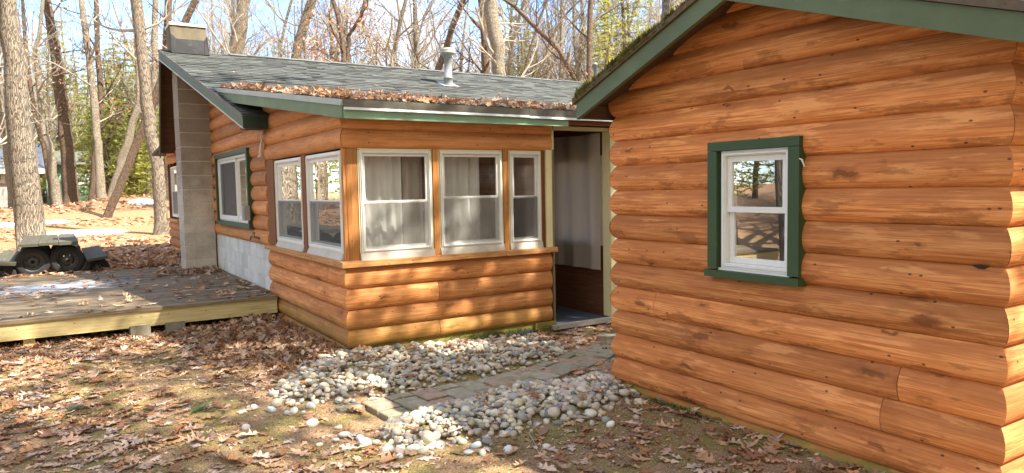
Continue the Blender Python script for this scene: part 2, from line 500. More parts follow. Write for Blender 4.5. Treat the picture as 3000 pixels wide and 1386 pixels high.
m = tinted('asphalt_shingle', 0.85, 0.22, 25, 0.4)
SHINGLE = m.m
m = tinted('river_pebble', 0.6, 0.22, 22, 0.15, 0.4)
PEBBLE = m.m
m = tinted('concrete_paver', 0.9, 0.35, 18, 0.6)
pp = m.pos()
mz = m.step(m.noise(pp, 3.5, 6, 0.75), 0.50, 0.64, 0.0, 0.7)
base_c = m.b.inputs['Base Color'].links[0].from_socket
m.set(Base_Color=m.mix(mz, base_c, (0.13, 0.125, 0.05)))
PAVER = m.m
m = tinted('dry_leaf', 0.75, 0.3, 25, 0.2)
base_c = m.b.inputs['Base Color'].links[0].from_socket
tl = m.n("ShaderNodeBsdfTranslucent", {0: base_c})
m.t.links.new(m.n("ShaderNodeMixShader", {0: 0.2, 1: m.b.outputs[0], 2: tl.outputs[0]}).outputs[0], m.out.inputs[0])
LEAF = m.m
m = tinted('pine_needles', 0.6, 0.2, 3, 0.0)
base_c = m.b.inputs['Base Color'].links[0].from_socket
tl = m.n("ShaderNodeBsdfTranslucent", {0: base_c})
m.t.links.new(m.n("ShaderNodeMixShader", {0: 0.45, 1: m.b.outputs[0], 2: tl.outputs[0]}).outputs[0], m.out.inputs[0])
NEEDLE = m.m


def bark(name, c1, c2, c3, scale=1.0, lichen=0.3):
    m = Mat(name)
    v, rnd = m.woodvec()
    wv = m.vm('ADD', m.vm('MULTIPLY', v, (4.2 * scale, 34 * scale, 1)), m.vm('MULTIPLY', m.noise(v, 7, 4, out=1), (1.6, 3.4, 0)))
    vo = m.n("ShaderNodeTexVoronoi", {'Vector': wv, 'Scale': 1.0}, voronoi_dimensions='2D', feature='DISTANCE_TO_EDGE')
    e = m.step(m.ma('ADD', vo.outputs[0], m.ma('MULTIPLY', m.noise(m.vm('MULTIPLY', v, (9, 70, 1)), 1.0, 4, 0.7), 0.22)), 0.06, 0.36)
    fine = m.noise(m.vm('MULTIPLY', v, (14, 50, 1)), 1.0, 5, 0.7)
    c = m.mix(e, c3, m.mix(fine, c2, c1))
    ln = m.step(m.noise(v, 6, 6, 0.75), 0.58, 0.66)
    c = m.mix(m.ma('MULTIPLY', ln, lichen), c, (0.36, 0.37, 0.29))
    m.set(Base_Color=c, Roughness=0.95)
    m.bump(m.ma('ADD', e, m.ma('MULTIPLY', fine, 0.5)), 0.9, 0.03)
    return m.m


BARK = bark('oak_bark', (0.34, 0.285, 0.215), (0.20, 0.16, 0.118), (0.07, 0.052, 0.038))
BARKD = bark('dark_bark', (0.25, 0.175, 0.12), (0.15, 0.10, 0.07), (0.055, 0.036, 0.024), 1.3, 0.2)
BARKL = bark('pale_bark', (0.43, 0.375, 0.295), (0.29, 0.245, 0.18), (0.11, 0.088, 0.063), 1.4, 0.4)
TWIG = paint('twig_bark', (0.37, 0.325, 0.265), 0.9, 0.4)

# ground
m = Mat('forest_floor')
p = m.pos()
n_big = m.noise(p, 0.55, 4, 0.6)
n_mid = m.noise(p, 2.6, 5, 0.65)
n_fine = m.noise(p, 26, 5, 0.7)
n_vf = m.noise(m.vm('MULTIPLY', p, (1.0, 1.5, 1)), 95, 3, 0.7)
soil = m.mix(n_fine, (0.145, 0.085, 0.046), (0.42, 0.25, 0.135))
soil = m.mix(m.step(n_vf, 0.54, 0.62), soil, (0.48, 0.33, 0.19))
soil = m.mix(m.step(n_vf, 0.36, 0.45, 0.85, 0), soil, (0.045, 0.028, 0.017))
n_gr = m.noise(p, 230, 2, 0.6)
soil = m.mix(m.step(n_gr, 0.60, 0.68), soil, (0.50, 0.38, 0.25))
mossc = m.mix(n_fine, (0.13, 0.105, 0.028), (0.32, 0.265, 0.075))
mossc = m.mix(m.step(n_vf, 0.55, 0.63), mossc, (0.44, 0.35, 0.16))
mossc = m.mix(m.step(n_vf, 0.36, 0.45, 0.7, 0), mossc, (0.06, 0.05, 0.014))
mossm = m.step(m.ma('ADD', m.ma('MULTIPLY', n_mid, 0.65), m.ma('MULTIPLY', n_big, 0.35)), 0.44, 0.57)
near = m.mix(mossm, soil, mossc)
yy = m.sep(p, 1)
litter = m.mix(n_fine, (0.15, 0.07, 0.03), (0.42, 0.235, 0.11))
litter = m.mix(m.step(n_vf, 0.55, 0.62), litter, (0.55, 0.38, 0.22))
litter = m.mix(m.step(m.noise(p, 14, 4, 0.7), 0.56, 0.66, 0, 0.8), litter, (0.12, 0.06, 0.03))
far = m.step(m.ma('ADD', yy, m.ma('MULTIPLY', n_mid, 3.0)), 11.5, 15.0)
m.set(Base_Color=m.mix(far, near, litter), Roughness=0.95)
m.bump(m.ma('ADD', n_fine, m.ma('MULTIPLY', n_vf, 0.7)), 0.9, 0.02)
GROUND = m.m
m = Mat('old_snow')
m.set(Base_Color=m.mix(m.noise(m.pos(), 30, 4), (0.80, 0.83, 0.88), (0.9, 0.91, 0.93)), Roughness=0.7)
m.bump(m.noise(m.pos(), 18, 4), 0.6, 0.03)
SNOW = m.m
m = Mat('thin_frost')
p = m.pos()
px_ = m.ma('MULTIPLY', m.ma('ADD', m.sep(p, 0), 0.10), 0.85)
py_ = m.ma('MULTIPLY', m.ma('SUBTRACT', m.sep(p, 1), 11.95), 1.15)
rr_ = m.ma('SQRT', m.ma('ADD', m.ma('MULTIPLY', px_, px_), m.ma('MULTIPLY', py_, py_)))
fm = m.step(m.ma('SUBTRACT', m.noise(m.vm('MULTIPLY', p, (1.6, 4.0, 1)), 3.0, 9, 0.75), m.ma('MULTIPLY', rr_, 0.22)), 0.30, 0.46)
tr = m.n("ShaderNodeBsdfTransparent", {0: (1, 1, 1)})
m.set(Base_Color=(0.50, 0.52, 0.57), Roughness=0.6)
m.t.links.new(m.n("ShaderNodeMixShader", {0: m.ma('MULTIPLY', fm, 0.75), 1: tr.outputs[0], 2: m.b.outputs[0]}).outputs[0], m.out.inputs[0])
FROST = m.m
MOSSM = paint('green_moss', (0.12, 0.14, 0.025), 0.95, 0.4, 0.3, (0.05, 0.05, 0.012), 1.0)
GRASSM = paint('pine_sprig_green', (0.055, 0.13, 0.035), 0.6, 0.3)

# ------------------------------------------------------------------ ground
BED1 = [(1.35,5.73),(1.66,6.29),(1.97,6.5),(2.24,6.66),(2.5,6.55),(2.9,6.55),(3.4,6.52),(4.35,6.42),(4.42,6.06),(4.09,5.42),(3.85,5.28),(3.26,5.26),(2.99,5.10),(2.6,5.2),(2.38,5.08),(2.1,5.07),(1.78,5.08),(1.54,5.13),(1.3,5.31)]
BED2 = [(3.80,4.66),(3.72,4.72),(3.46,4.56),(2.84,4.70),(2.47,4.62),(2.21,4.60),(1.95,4.52),(1.75,4.43),(1.6,4.17),(1.6,3.98),(1.64,3.86),(1.95,3.9),(2.16,3.75),(2.3,3.82),(2.63,3.88),(3.07,3.81),(3.47,3.88),(3.64,4.04),(3.74,4.3)]
PILE = [(1.15,9.1),(1.30,8.2),(1.42,7.3),(1.55,6.6),(1.72,6.25),(2.2,6.5),(2.28,7.0),(2.28,9.1)]


def pdist(poly, x, y):
    d = 9e9
    for i in range(len(poly)):
        ax, ay = poly[i - 1]; bx, by = poly[i]
        dx, dy = bx - ax, by - ay
        t = max(0, min(1, ((x - ax) * dx + (y - ay) * dy) / (dx * dx + dy * dy + 1e-9)))
        d = min(d, math.hypot(x - ax - t * dx, y - ay - t * dy))
    return d if inside(poly, x, y) else -d


def gz(x, y):
    z = 0.27 * ss(y, 9.8, 13.2) * ss(2.2 - x + (y - 13) * 0.6, -0.6, 0.8) if y > 9 else 0.0
    d = math.hypot(x, y)
    z += 0.70 * ss(d, 22, 38) + 0.25 * ss(d, 60, 140)
    z += 0.55 * math.exp(-(((x - 3.4) / 3.2) ** 2 + ((y - 40) / 6.0) ** 2))
    z += 0.03 * nz(x * 0.35, y * 0.35, 3.1) * ss(d, 3, 9) + 0.012 * nz(x * 1.9, y * 1.9, 1.0)
    if -1 < x < 7 and 2 < y < 10:
        z -= 0.055 * ss(x, 2.4, 4.2) * ss(y, 4.6, 5.6)
        z -= 0.03 * ss(pdist([(1.70, 4.58), (1.70, 5.08), (2.9, 5.18), (3.6, 5.33), (4.35, 5.72), (4.9, 6.0), (4.9, 5.5), (4.35, 5.2), (3.6, 4.83), (2.9, 4.68)], x, y), -0.1, 0.08)
        z += 0.05 * ss(pdist(BED1, x, y), -0.05, 0.25) + 0.06 * ss(pdist(BED2, x, y), -0.05, 0.25)
        z += 0.15 * ss(pdist(PILE, x, y), -0.1, 0.65) * ss(x, 1.1, 2.2)
    return z


def axis(lo, hi, step, far_lo, far_hi):
    a = list(np.arange(lo, hi, step))
    s, x = step, a[-1]
    while x < far_hi:
        s *= 1.16; x += s; a.append(x)
    s, x, b = step, a[0], []
    while x > far_lo:
        s *= 1.16; x -= s; b.append(x)
    return b[::-1] + a


xs = axis(-2.0, 5.6, 0.07, -260, 300)
ys = axis(1.5, 10.0, 0.07, -200, 420)
g = MB()
g.grid([[(x, y, gz(x, y)) for x in xs] for y in ys])
ground = g.build('ground', GROUND)
tag(ground, kind='structure')


# ------------------------------------------------------------------ log walls
PROFILE = [(0.0, 0.000), (0.02, 0.010), (0.07, 0.021), (0.17, 0.033), (0.30, 0.041), (0.45, 0.044), (0.60, 0.042), (0.74, 0.034), (0.86, 0.023), (0.95, 0.012), (1.0, 0.003)]


def log_rows(mb, F, rows, lim, openings=(), mit0=False, mit1=False, joints=(), depth=0.05, bulge=1.0):
    """half-log courses along F.A; rows: list of (z0, z1); lim(z) -> (a0, a1); openings (a0, a1, z0, z1)"""
    for ri, (z0, z1) in enumerate(rows):
        r = random.random()
        bs = bulge * (1 + random.uniform(-0.07, 0.07))
        ts = {t for t, b in PROFILE}
        for (oa, ob, oz0, oz1) in openings:
            for oz in (oz0, oz1):
                t = (oz - z0) / (z1 - z0)
                if 0.01 < t < 0.99: ts.add(t)
        ts = sorted(ts)
        bf = lambda t: bs * float(np.interp(t, [q[0] for q in PROFILE], [q[1] for q in PROFILE])) * (z1 - z0) / 0.1875
        ops = list(openings) + [(ja - 0.0022, ja + 0.0022, z0 - 1, z1 + 1) for jr, ja in joints if jr == ri]
        cuts = {}
        for i in range(len(ts) - 1):
            t0, t1 = ts[i], ts[i + 1]
            za, zb = z0 + (z1 - z0) * t0, z0 + (z1 - z0) * t1
            zm = (za + zb) / 2
            b0, b1 = bf(t0), bf(t1)
            segs = [tuple(lim(zm)) + (mit0, mit1)]
            for (oa, ob, oz0, oz1) in ops:
                if oz0 < zm < oz1:
                    new = []
                    for (s0, s1, m0, m1) in segs:
                        if ob <= s0 or oa >= s1: new.append((s0, s1, m0, m1)); continue
                        if oa > s0: new.append((s0, oa, m0, False))
                        if ob < s1: new.append((ob, s1, False, m1))
                    segs = new
            for (s0, s1, m0, m1) in segs:
                if s1 - s0 < 0.004: continue
                k = max(1, int((s1 - s0) / 0.25))
                l0, l1, lm = lim(za), lim(zb), lim(zm)
                e0 = (l0[0], l1[0]) if abs(s0 - lm[0]) < 1e-6 else (s0, s0)
                e1 = (l0[1], l1[1]) if abs(s1 - lm[1]) < 1e-6 else (s1, s1)
                A0 = (e0[0] - b0 if m0 else e0[0], e0[1] - b1 if m0 else e0[1])
                A1 = (e1[0] + b0 if m1 else e1[0], e1[1] + b1 if m1 else e1[1])
                key = (round(s0, 4) if not abs(s0 - lm[0]) < 1e-6 else 'lo', round(s1, 4) if not abs(s1 - lm[1]) < 1e-6 else 'hi')
                cuts.setdefault(key, []).append((t0, t1, b0, b1, za, zb, A0, A1, m0, m1))
        for (k0, k1), strips in cuts.items():
            s0, s1 = strips[0][6][0], strips[0][7][0]
            k = max(1, int((s1 - s0) / 0.3))
            # shared-vertex grid so that the log shades smoothly around its curve
            runs, run = [], [strips[0]]
            for sgm in strips[1:]:
                if abs(sgm[0] - run[-1][1]) < 1e-6: run.append(sgm)
                else: runs.append(run); run = [sgm]
            runs.append(run)
            rr = r if s0 < 1e9 else r
            jr_ = (r + 0.37 * (round(s0 * 3) % 7) * (1 if any(q[0] == ri for q in joints) else 0)) % 1.0
            for run in runs:
                lv = [(run[0][0], run[0][2], run[0][4], run[0][6][0], run[0][7][0])] + [(q[1], q[3], q[5], q[6][1], q[7][1]) for q in run]
                rws, uvs = [], []
                for (t, b, z, a0, a1) in lv:
                    row, uvr = [], []
                    for j in range(k + 1):
                        a = a0 + (a1 - a0) * j / k
                        w = 0.0025 * nz(a * 1.7, z * 3, r * 50) if 0 < j < k else 0.0
                        row.append(F.P(a, b + w, z + w))
                        uvr.append((a, t * (z1 - z0)))
                    rws.append(row); uvs.append(uvr)
                if F.flip: rws = [q[::-1] for q in rws]; uvs = [q[::-1] for q in uvs]
                mb.grid(rws, uvs, jr_, None, True)
                for (t0, t1, b0, b1, za, zb, A0, A1, m0, m1) in run:
                    if not m0 and k0 != 'lo' or k0 == 'lo' and not mit0: mb.face([F.P(A0[0], -depth, za), F.P(A0[0], b0, za), F.P(A0[1], b1, zb), F.P(A0[1], -depth, zb)], [(0, b0), (0, b1), (0.02, b1), (0.02, b0)], jr_)
                    if not m1: mb.face([F.P(A1[0], -depth, za), F.P(A1[0], b0, za), F.P(A1[1], b1, zb), F.P(A1[1], -depth, zb)], [(0, b0), (0, b1), (0.02, b1), (0.02, b0)], jr_)


def panel(mb, F, a0, a1, z0, z1, n0, n1, openings=(), r=None):
    """flat board wall with rectangular holes"""
    az_ = sorted({a0, a1} | {min(max(q, a0), a1) for o in openings for q in o[:2]})
    zz_ = sorted({z0, z1} | {min(max(q, z0), z1) for o in openings for q in o[2:]})
    for i in range(len(az_) - 1):
        for j in range(len(zz_) - 1):
            am, zm = (az_[i] + az_[i+1]) / 2, (zz_[j] + zz_[j+1]) / 2
            if any(o[0] < am < o[1] and o[2] < zm < o[3] for o in openings): continue
            mb.box(az_[i], az_[i+1], n0, n1, zz_[j], zz_[j+1], F, r=0.5 if r is None else r)


def rect_frame(mb, F, a0, a1, z0, z1, n0, n1, w, wb=None, wt=None):
    wb = w if wb is None else wb; wt = w if wt is None else wt
    mb.box(a0, a0 + w, n0, n1, z0, z1, F)
    mb.box(a1 - w, a1, n0, n1, z0, z1, F)
    mb.box(a0 + w, a1 - w, n0, n1, z0, z0 + wb, F)
    mb.box(a0 + w, a1 - w, n0, n1, z1 - wt, z1, F)


def pane_mesh(F, a0, a1, z0, z1, n):
    mb = MB()
    q = [F.P(a0, n, z0), F.P(a1, n, z0), F.P(a1, n, z1), F.P(a0, n, z1)]
    if F.flip: q = q[::-1]
    mb.face(q)
    return mb


def window(parent, F, a0, a1, z0, z1, n, fw=0.035, sw=0.032, rail=None, slider=False, gm=GLASS, screen_mat=None, upper_screen=None, reveal=0.09, label=None):
    """double-hung (or sliding) window; n: outward offset of the outer frame face"""
    wmb = MB()
    rect_frame(wmb, F, a0, a1, z0, z1, n - reveal, n, fw)
    rect_frame(wmb, F, a0 + fw * 0.45, a1 - fw * 0.45, z0 + fw * 0.45, z1 - fw * 0.45, n - 0.02, n + 0.010, fw * 0.35)
    w = wmb.build('window', WHITE, parent)
    ia0, ia1, iz0, iz1 = a0 + fw, a1 - fw, z0 + fw, z1 - fw
    if slider:
        mid = (ia0 + ia1) / 2 if rail is None else rail
        parts = [((ia0, mid + sw * .5, iz0, iz1), -0.030), ((mid - sw * .5, ia1, iz0, iz1), -0.012)]
    else:
        mid = (iz0 + iz1) / 2 if rail is None else rail
        parts = [((ia0, ia1, mid - sw * .5, iz1), -0.018), ((ia0, ia1, iz0, mid + sw * .5), -0.040)]
    for i, ((p0, p1, q0, q1), off) in enumerate(parts):
        sm = MB()
        rect_frame(sm, F, p0 + .001, p1 - .001, q0 + .001, q1 - .001, n + off - 0.022, n + off, sw, sw, sw)
        s_ = sm.build('sash', WHITE, w)
        pane_mesh(F, p0 + sw * .8, p1 - sw * .8, q0 + sw * .8, q1 - sw * .8, n + off - 0.011).build('pane', gm, w)
        if (i == 1 and screen_mat and not slider) or (i == 0 and screen_mat and slider):
            pane_mesh(F, p0 + sw * .6, p1 - sw * .6, q0 + sw * .6, q1 - sw * .3, n + off + 0.006 if slider else n - 0.006).build('insect_screen', screen_mat, w)
        if i == 0 and upper_screen:
            pane_mesh(F, p0 + sw * .6, p1 - sw * .6, q0 + sw * .6, q1 - sw * .3, n - 0.006).build('insect_screen', upper_screen, w)
    return w


# ================================================================== RIGHT-HAND CABIN
RX, RY0, RY1 = 3.70, 1.58, 4.30
RXE = 7.4
APY, APZ = 2.985, 2.668          # underside of rake apex
RS_L, RS_R = 0.40, 0.335         # slopes of the two sides
cab = empty('small_log_cabin', (RX, RY0, 0))
tag(cab, 'small orange log cabin showing its gable end with one green trimmed window', 'cabin')


def roof_z(y):
    return APZ + (-(y - APY) * RS_L if y > APY else (y - APY) * RS_R)


def rlim(z):
    zz = z - 0.095
    if zz <= roof_z(RY1): hi = RY1
    else: hi = APY + (APZ - zz) / RS_L
    if zz <= roof_z(RY0): lo = RY0
    else: lo = APY - (APZ - zz) / RS_R
    return (lo, max(lo, hi))


FW = Fr((RX, 0, 0), (0, 1, 0), (-1, 0, 0))
rows = [(0.045 + 0.1875 * k, 0.045 + 0.1875 * (k + 1)) for k in range(-1, 15)]
WIN = (2.70, 3.225, 1.035, 1.79)
mb = MB()
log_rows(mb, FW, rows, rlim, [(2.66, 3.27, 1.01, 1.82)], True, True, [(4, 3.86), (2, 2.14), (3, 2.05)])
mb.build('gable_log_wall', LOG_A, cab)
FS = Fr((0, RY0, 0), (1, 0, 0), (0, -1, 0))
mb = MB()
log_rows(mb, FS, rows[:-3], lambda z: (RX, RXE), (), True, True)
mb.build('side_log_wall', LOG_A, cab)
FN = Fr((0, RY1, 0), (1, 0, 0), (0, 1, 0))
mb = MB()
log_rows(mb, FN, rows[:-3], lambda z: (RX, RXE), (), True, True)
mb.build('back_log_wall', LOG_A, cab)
mb = MB()
panel(mb, FW, RY0 + .01, RY1 - .01, -0.2, 2.2, -0.10, -0.012, [(2.66, 3.27, 1.01, 1.82)])
q = [FW.P(RY0 + .01, -0.04, 2.2), FW.P(RY1 - .01, -0.04, 2.2), FW.P(APY, -0.04, APZ + .04)]
mb.face(q)
mb.box(RX + .01, RXE, RY0 + .012, RY0 + .10, -.2, 2.2); mb.box(RX + .01, RXE, RY1 - .10, RY1 - .012, -.2, 2.2)
mb.box(RXE - .1, RXE - .012, RY0 + .1, RY1 - .1, -.2, 2.6)
mb.box(RX + .1, RXE - .1, RY0 + .1, RY1 - .1, -.05, 0.02)
mb.build('sheathing', DARKVOID, cab)
# window + trim
w = window(cab, FW, WIN[0], WIN[1], WIN[2], WIN[3], 0.045, 0.034, 0.036, 1.415, gm=GLASS, screen_mat=None, reveal=0.11)
mb = MB()
for (a0, a1, z0, z1) in ((2.625, 2.70, 1.03, 1.79), (3.24, 3.315, 1.03, 1.79), (2.625, 3.315, 1.793, 1.85), (2.615, 3.33, 0.975, 1.02)):
    mb.box(a0, a1, -0.02, 0.075 if z1 > 1.03 else 0.09, z0, z1, FW)
mb.build('window_trim', GREEN, cab)
mb = MB()
mb.box(2.701, 3.239, -0.02, 0.055, 1.021, 1.034, FW); mb.box(3.2255, 3.2395, -0.02, 0.02, 1.034, 1.792, FW)
mb.build('window_sill', WHITE, cab)
# roof slab, rake boards
OV = 0.30
RXF = RX - OV                     # rake board face
tipY0, tipY1 = 1.15, 4.42
mb = MB()
th = 0.045
for (ya, yb) in ((tipY1 + .03, APY), (APY, tipY0)):
    za, zb = roof_z(ya) + 0.125, roof_z(yb) + 0.125
    if ya > APY:
        ring = lambda x: [(x, ya, za), (x, yb, zb), (x, yb, zb + th), (x, ya, za + th)]
    else:
        ring = lambda x: [(x, ya, za), (x, yb, zb), (x, yb, zb + th), (x, ya, za + th)]
    mb.prism(ring(RXF - 0.02), ring(RXE + .3), c=(0.13, 0.10, 0.07))
roof = mb.build('roof', SHINGLE, cab)
mb = MB()
for (ya, yb) in ((tipY1, APY), (APY, tipY0)):
    za, zb = roof_z(ya), roof_z(yb)
    d = 0.122
    mb.prism([(RXF, ya, za), (RXF, yb, zb), (RXF, yb, zb + d), (RXF, ya, za + d)],
             [(RXF + .035, ya, za), (RXF + .035, yb, zb), (RXF + .035, yb, zb + d), (RXF + .035, ya, za + d)])
mb.build('rake_board', GREENR, cab)
mb = MB()
for (ya, yb) in ((tipY1 - .01, APY), (APY, tipY0 + .01)):
    za, zb = roof_z(ya) + .10, roof_z(yb) + .10
    mb.prism([(RXF + .036, ya, za), (RXF + .036, yb, zb), (RXF + .036, yb, zb + .02), (RXF + .036, ya, za + .02)],
             [(RXE, ya, za), (RXE, yb, zb), (RXE, yb, zb + .02), (RXE, ya, za + .02)])
# lookout rafters close to the wall
za = roof_z(4.40)
mb.box(RXF + .036, RXE, 4.385, 4.415, za - .005, za + .10)
mb.build('soffit', SOFFIT, cab)
# moss on the roof edge
mb = MB()
for i in range(5200):
    side = random.random()
    if side < 0.80:
        y = 3.02 + random.betavariate(1.2, 1.3) * 1.42
        dens = .5 + 1.1 * nz(y * 4.3, 1.3) + .5 * nz(y * 15, 3.3)
        if random.random() > dens: continue
    else:
        y = random.uniform(1.45, 2.5)
        if nz(y * 6, 7.7) < 0.12: continue
        dens = .6
    z = roof_z(y) + 0.125 + th
    x = RXF - 0.024 + random.random() ** 2 * 0.10
    h = random.uniform(.010, .034) * (.5 + dens); a_ = random.random() * 6.28; wd = random.uniform(.005, .012)
    dx, dy = math.cos(a_) * wd, math.sin(a_) * wd
    c = random.choice([(0.17, 0.17, 0.03), (0.24, 0.22, 0.045), (0.11, 0.11, 0.02), (0.20, 0.15, 0.05)])
    lean = random.uniform(-.02, .01)
    if random.random() < .25: z -= .03; h *= .6
    mb.face([(x - dx, y - dy, z - .006), (x + dx, y + dy, z - .006), (x + lean, y + random.gauss(0, .008), z + h)], None, random.random(), c)
mb.build('roof_moss', NEEDLE, roof)
mb = MB()
mb.tube([FW.P(2.63, 0.07, 1.72), FW.P(2.605, 0.075, 1.71), FW.P(2.60, 0.06, 1.67)], [.004, .006, .003], 6)
mb.build('cable_clip', CORD, cab)
# knot hole near the corner
mb = MB()
ring = [FW.P(1.665 + 0.035 * math.cos(a) * (1 + .3 * math.sin(3*a)), 0.036 + 0.006 * math.sin(a), 1.168 + 0.012 * math.sin(a)) for a in np.linspace(0, 6.28, 14)[:-1]]
mb.face(ring)
mb.build('knot_hole', DARKVOID, cab)

# ================================================================== MAIN CABIN
GX = 2.315                        # gable wall plane (faces -X)
PY, PYB = 6.60, 9.45              # porch front, porch back
EY, EZ = 9.20, 2.53               # main eave (top)
RIY, RIZ = 13.38, 3.985           # ridge
XE = 14.0
MS = (RIZ - EZ) / (RIY - EY)
house = empty('log_cabin', (GX, PY, 0))
tag(house, 'long log cabin with an enclosed windowed porch, block chimney and grey shingle roof', 'cabin')


def main_z(y):
    return EZ + MS * (y - EY) if y < RIY else RIZ - MS * (y - RIY)


def rake_x(y):
    return 1.97 - 0.40 * (1 - abs(y - RIY) / (RIY - EY))


SH_A, SH_B = (1.92, 10.62), (2.235, 6.36)
SHZ0, SHZ1 = 3.03, 2.405
SHS = (SHZ0 - SHZ1) / (SH_A[1] - SH_B[1])
SHXE = 6.6


def shed_z(y): return SHZ1 + SHS * (y - SH_B[1])
def shed_x(y): return SH_B[0] + (SH_A[0] - SH_B[0]) * (y - SH_B[1]) / (SH_A[1] - SH_B[1])


# gable wall (-X), logs over a white block foundation
FG = Fr((GX, 0, 0), (0, 1, 0), (-1, 0, 0))


def glim(z):
    zz = z + 0.09
    y0, y1 = 9.462, 17.2
    if zz > main_z(y0): y0 = EY + (zz - EZ) / MS
    if zz > main_z(y1): y1 = 2 * RIY - (EY + (zz - EZ) / MS)
    return (y0, max(y0, y1))


grows = [(0.885 + 0.195 * k, 0.885 + 0.195 * (k + 1)) for k in range(0, 17)]
GW = (10.30, 12.62, 1.085, 2.185)
mb = MB()
log_rows(mb, FG, grows, glim, [(10.36, 12.56, 1.14, 2.14)], False, True)
mb.build('gable_log_wall', LOG_C, house)
mb = MB()
for k in range(3):
    z0 = 0.885 - 0.203 * (k + 1)
    y = 9.462 - (0.2 if k % 2 else 0)
    while y < 17.2:
        a, b = max(9.462, y), min(17.2, y + 0.398)
        if b - a > .02: mb.box(a + .004, b - .004, -0.1, 0.004, z0 + .004, z0 + .197, FG)
        y += 0.406
mb.build('foundation_blocks', WBLOCK, house)
mb = MB()
mb.box(9.46, 17.2, -0.12, -0.002, 0.05, 0.884, FG, r=.5)
mb.build('foundation_mortar', WBLOCK, house)
mb = MB()
panel(mb, FG, 9.462, 17.2, 0.885, 2.5, -0.12, -0.012, [(10.36, 12.56, 1.14, 2.14)])
mb.face([FG.P(9.5, -.05, 2.5), FG.P(17.2, -.05, 2.5), FG.P(RIY, -.05, RIZ - .08)])
mb.box(2.44, XE, 9.45, 9.55, 0.0, 2.45)       # front wall of the main cabin behind the porch
mb.box(2.44, XE, 17.1, 17.2, 0.0, 2.45)
mb.box(XE - .1, XE, 9.55, 17.1, 0.0, 3.4)
mb.build('sheathing', DARKVOID, house)
w = window(house, FG, 10.365, 12.555, 1.145, 2.135, 0.045, 0.045, 0.04, slider=True, rail=11.28, gm=GLASSW, screen_mat=None)
pane_mesh(FG, 11.30, 12.51, 1.19, 2.09, 0.03).build('insect_screen', SCREEN, w)
mb = MB()
for (a0, a1, z0, z1) in ((10.29, 10.36, 1.145, 2.135), (12.56, 12.63, 1.145, 2.135), (10.29, 12.63, 2.138, 2.20), (10.28, 12.64, 1.075, 1.142)):
    mb.box(a0, a1, -0.02, 0.085, z0, z1, FG)
mb.build('window_trim', GREEN, house)
mb = MB()
mb.box(10.20, 10.36, 0.086, 0.16, 1.20, 1.40, FG)
mb.box(10.23, 10.33, 0.1605, 0.168, 1.23, 1.37, FG)
mb.build('utility_box', GREYBOX, house)
mb = MB()
mb.tube([FG.P(9.86, .04, .965), FG.P(9.90, .09, .985), FG.P(9.97, .10, .985), FG.P(10.03, .12, 1.0)], [.012, .014, .012, .010], 6)
mb.tube([FG.P(9.93, .10, .985), FG.P(9.93, .11, 1.04)], [.008, .006], 6)
mb.tube([FG.P(9.88, .11, 1.045), FG.P(9.98, .11, 1.04)], [.012, .012], 6)
mb.tube([FG.P(10.03, .12, 1.0), FG.P(10.05, .13, .955)], [.010, .012], 6)
mb.build('garden_tap', BRASS, house)
mb = MB()
mb.tube([FG.P(9.46, .03, 2.40), FG.P(9.43, .07, 2.36), FG.P(9.42, .08, 2.28), FG.P(9.47, .07, 2.22), FG.P(9.43, .09, 2.17), FG.P(9.50, .08, 2.10), FG.P(9.53, .07, 2.04)], .010, 6)
mb.tube([FG.P(9.42, .08, 2.28), FG.P(9.39, .09, 2.22), FG.P(9.47, .09, 2.16), FG.P(9.55, .085, 2.04)], .008, 6)
mb.tube([FG.P(9.49, .08, 2.045), FG.P(9.60, .085, 2.04)], .012, 6)
mb.build('loose_cable', CORD, house)

# chimney on the gable wall
mb = MB()
cz = 0.22
CHX0, CHX1, CHY0, CHY1 = 1.80, 2.285, 13.15, 13.72
core = MB()
core.box(CHX0 + .006, CHX1, CHY0 + .006, CHY1 - .006, 0.1, 3.95, r=.5)
while cz < 3.9:
    z1 = min(cz + 0.231, 3.95)
    j = random.uniform(-.003, .003)
    mb.box(CHX0 + j, CHX1 + .001, CHY0 + j, CHY1 + j, cz, z1 - .004)
    cz += 0.239
chim = mb.build('chimney', BLOCK, house)
core.build('mortar_core', MORTAR, chim)
mb = MB()
r0 = [(1.745, 13.10, 3.93), (2.285, 13.10, 3.93), (2.285, 13.66, 3.93), (1.745, 13.66, 3.93)]
r1 = [(1.725, 13.13, 4.36), (2.275, 13.13, 4.36), (2.275, 13.64, 4.36), (1.725, 13.64, 4.36)]
mb.prism(r0, r1)
mb.build('chimney_top', STUCCO, chim)
mb = MB()
for (xa, xb, za, zb) in ((1.735, 2.30, 3.90, 4.14),):
    mb.prism([(xa + .02, 13.085, za), (xb, 13.075, za), (xb - .02, 13.105, zb), (xa + .07, 13.105, zb)],
             [(xa + .02, 13.105, za), (xb, 13.105, za), (xb - .02, 13.125, zb), (xa + .07, 13.125, zb)])
mb.prism([(1.728, 13.08, 3.9), (1.80, 13.08, 3.9), (1.80, 13.10, 4.15), (1.728, 13.10, 4.22)], [(1.728, 13.099, 3.9), (1.80, 13.099, 3.9), (1.80, 13.118, 4.15), (1.728, 13.118, 4.22)])
mb.prism([(2.23, 13.07, 3.9), (2.312, 13.07, 3.9), (2.285, 13.10, 4.21), (2.25, 13.10, 4.15)], [(2.23, 13.09, 3.9), (2.312, 13.09, 3.9), (2.285, 13.118, 4.21), (2.25, 13.118, 4.15)])
mb.prism([(2.287, 13.08, 3.88), (2.312, 13.08, 3.88), (2.295, 13.11, 4.2), (2.277, 13.11, 4.2)], [(2.287, 13.7, 3.88), (2.312, 13.7, 3.88), (2.295, 13.66, 4.2), (2.277, 13.66, 4.2)])
mb.build('flashing', FLASH, chim)
mb = MB()
n = 9
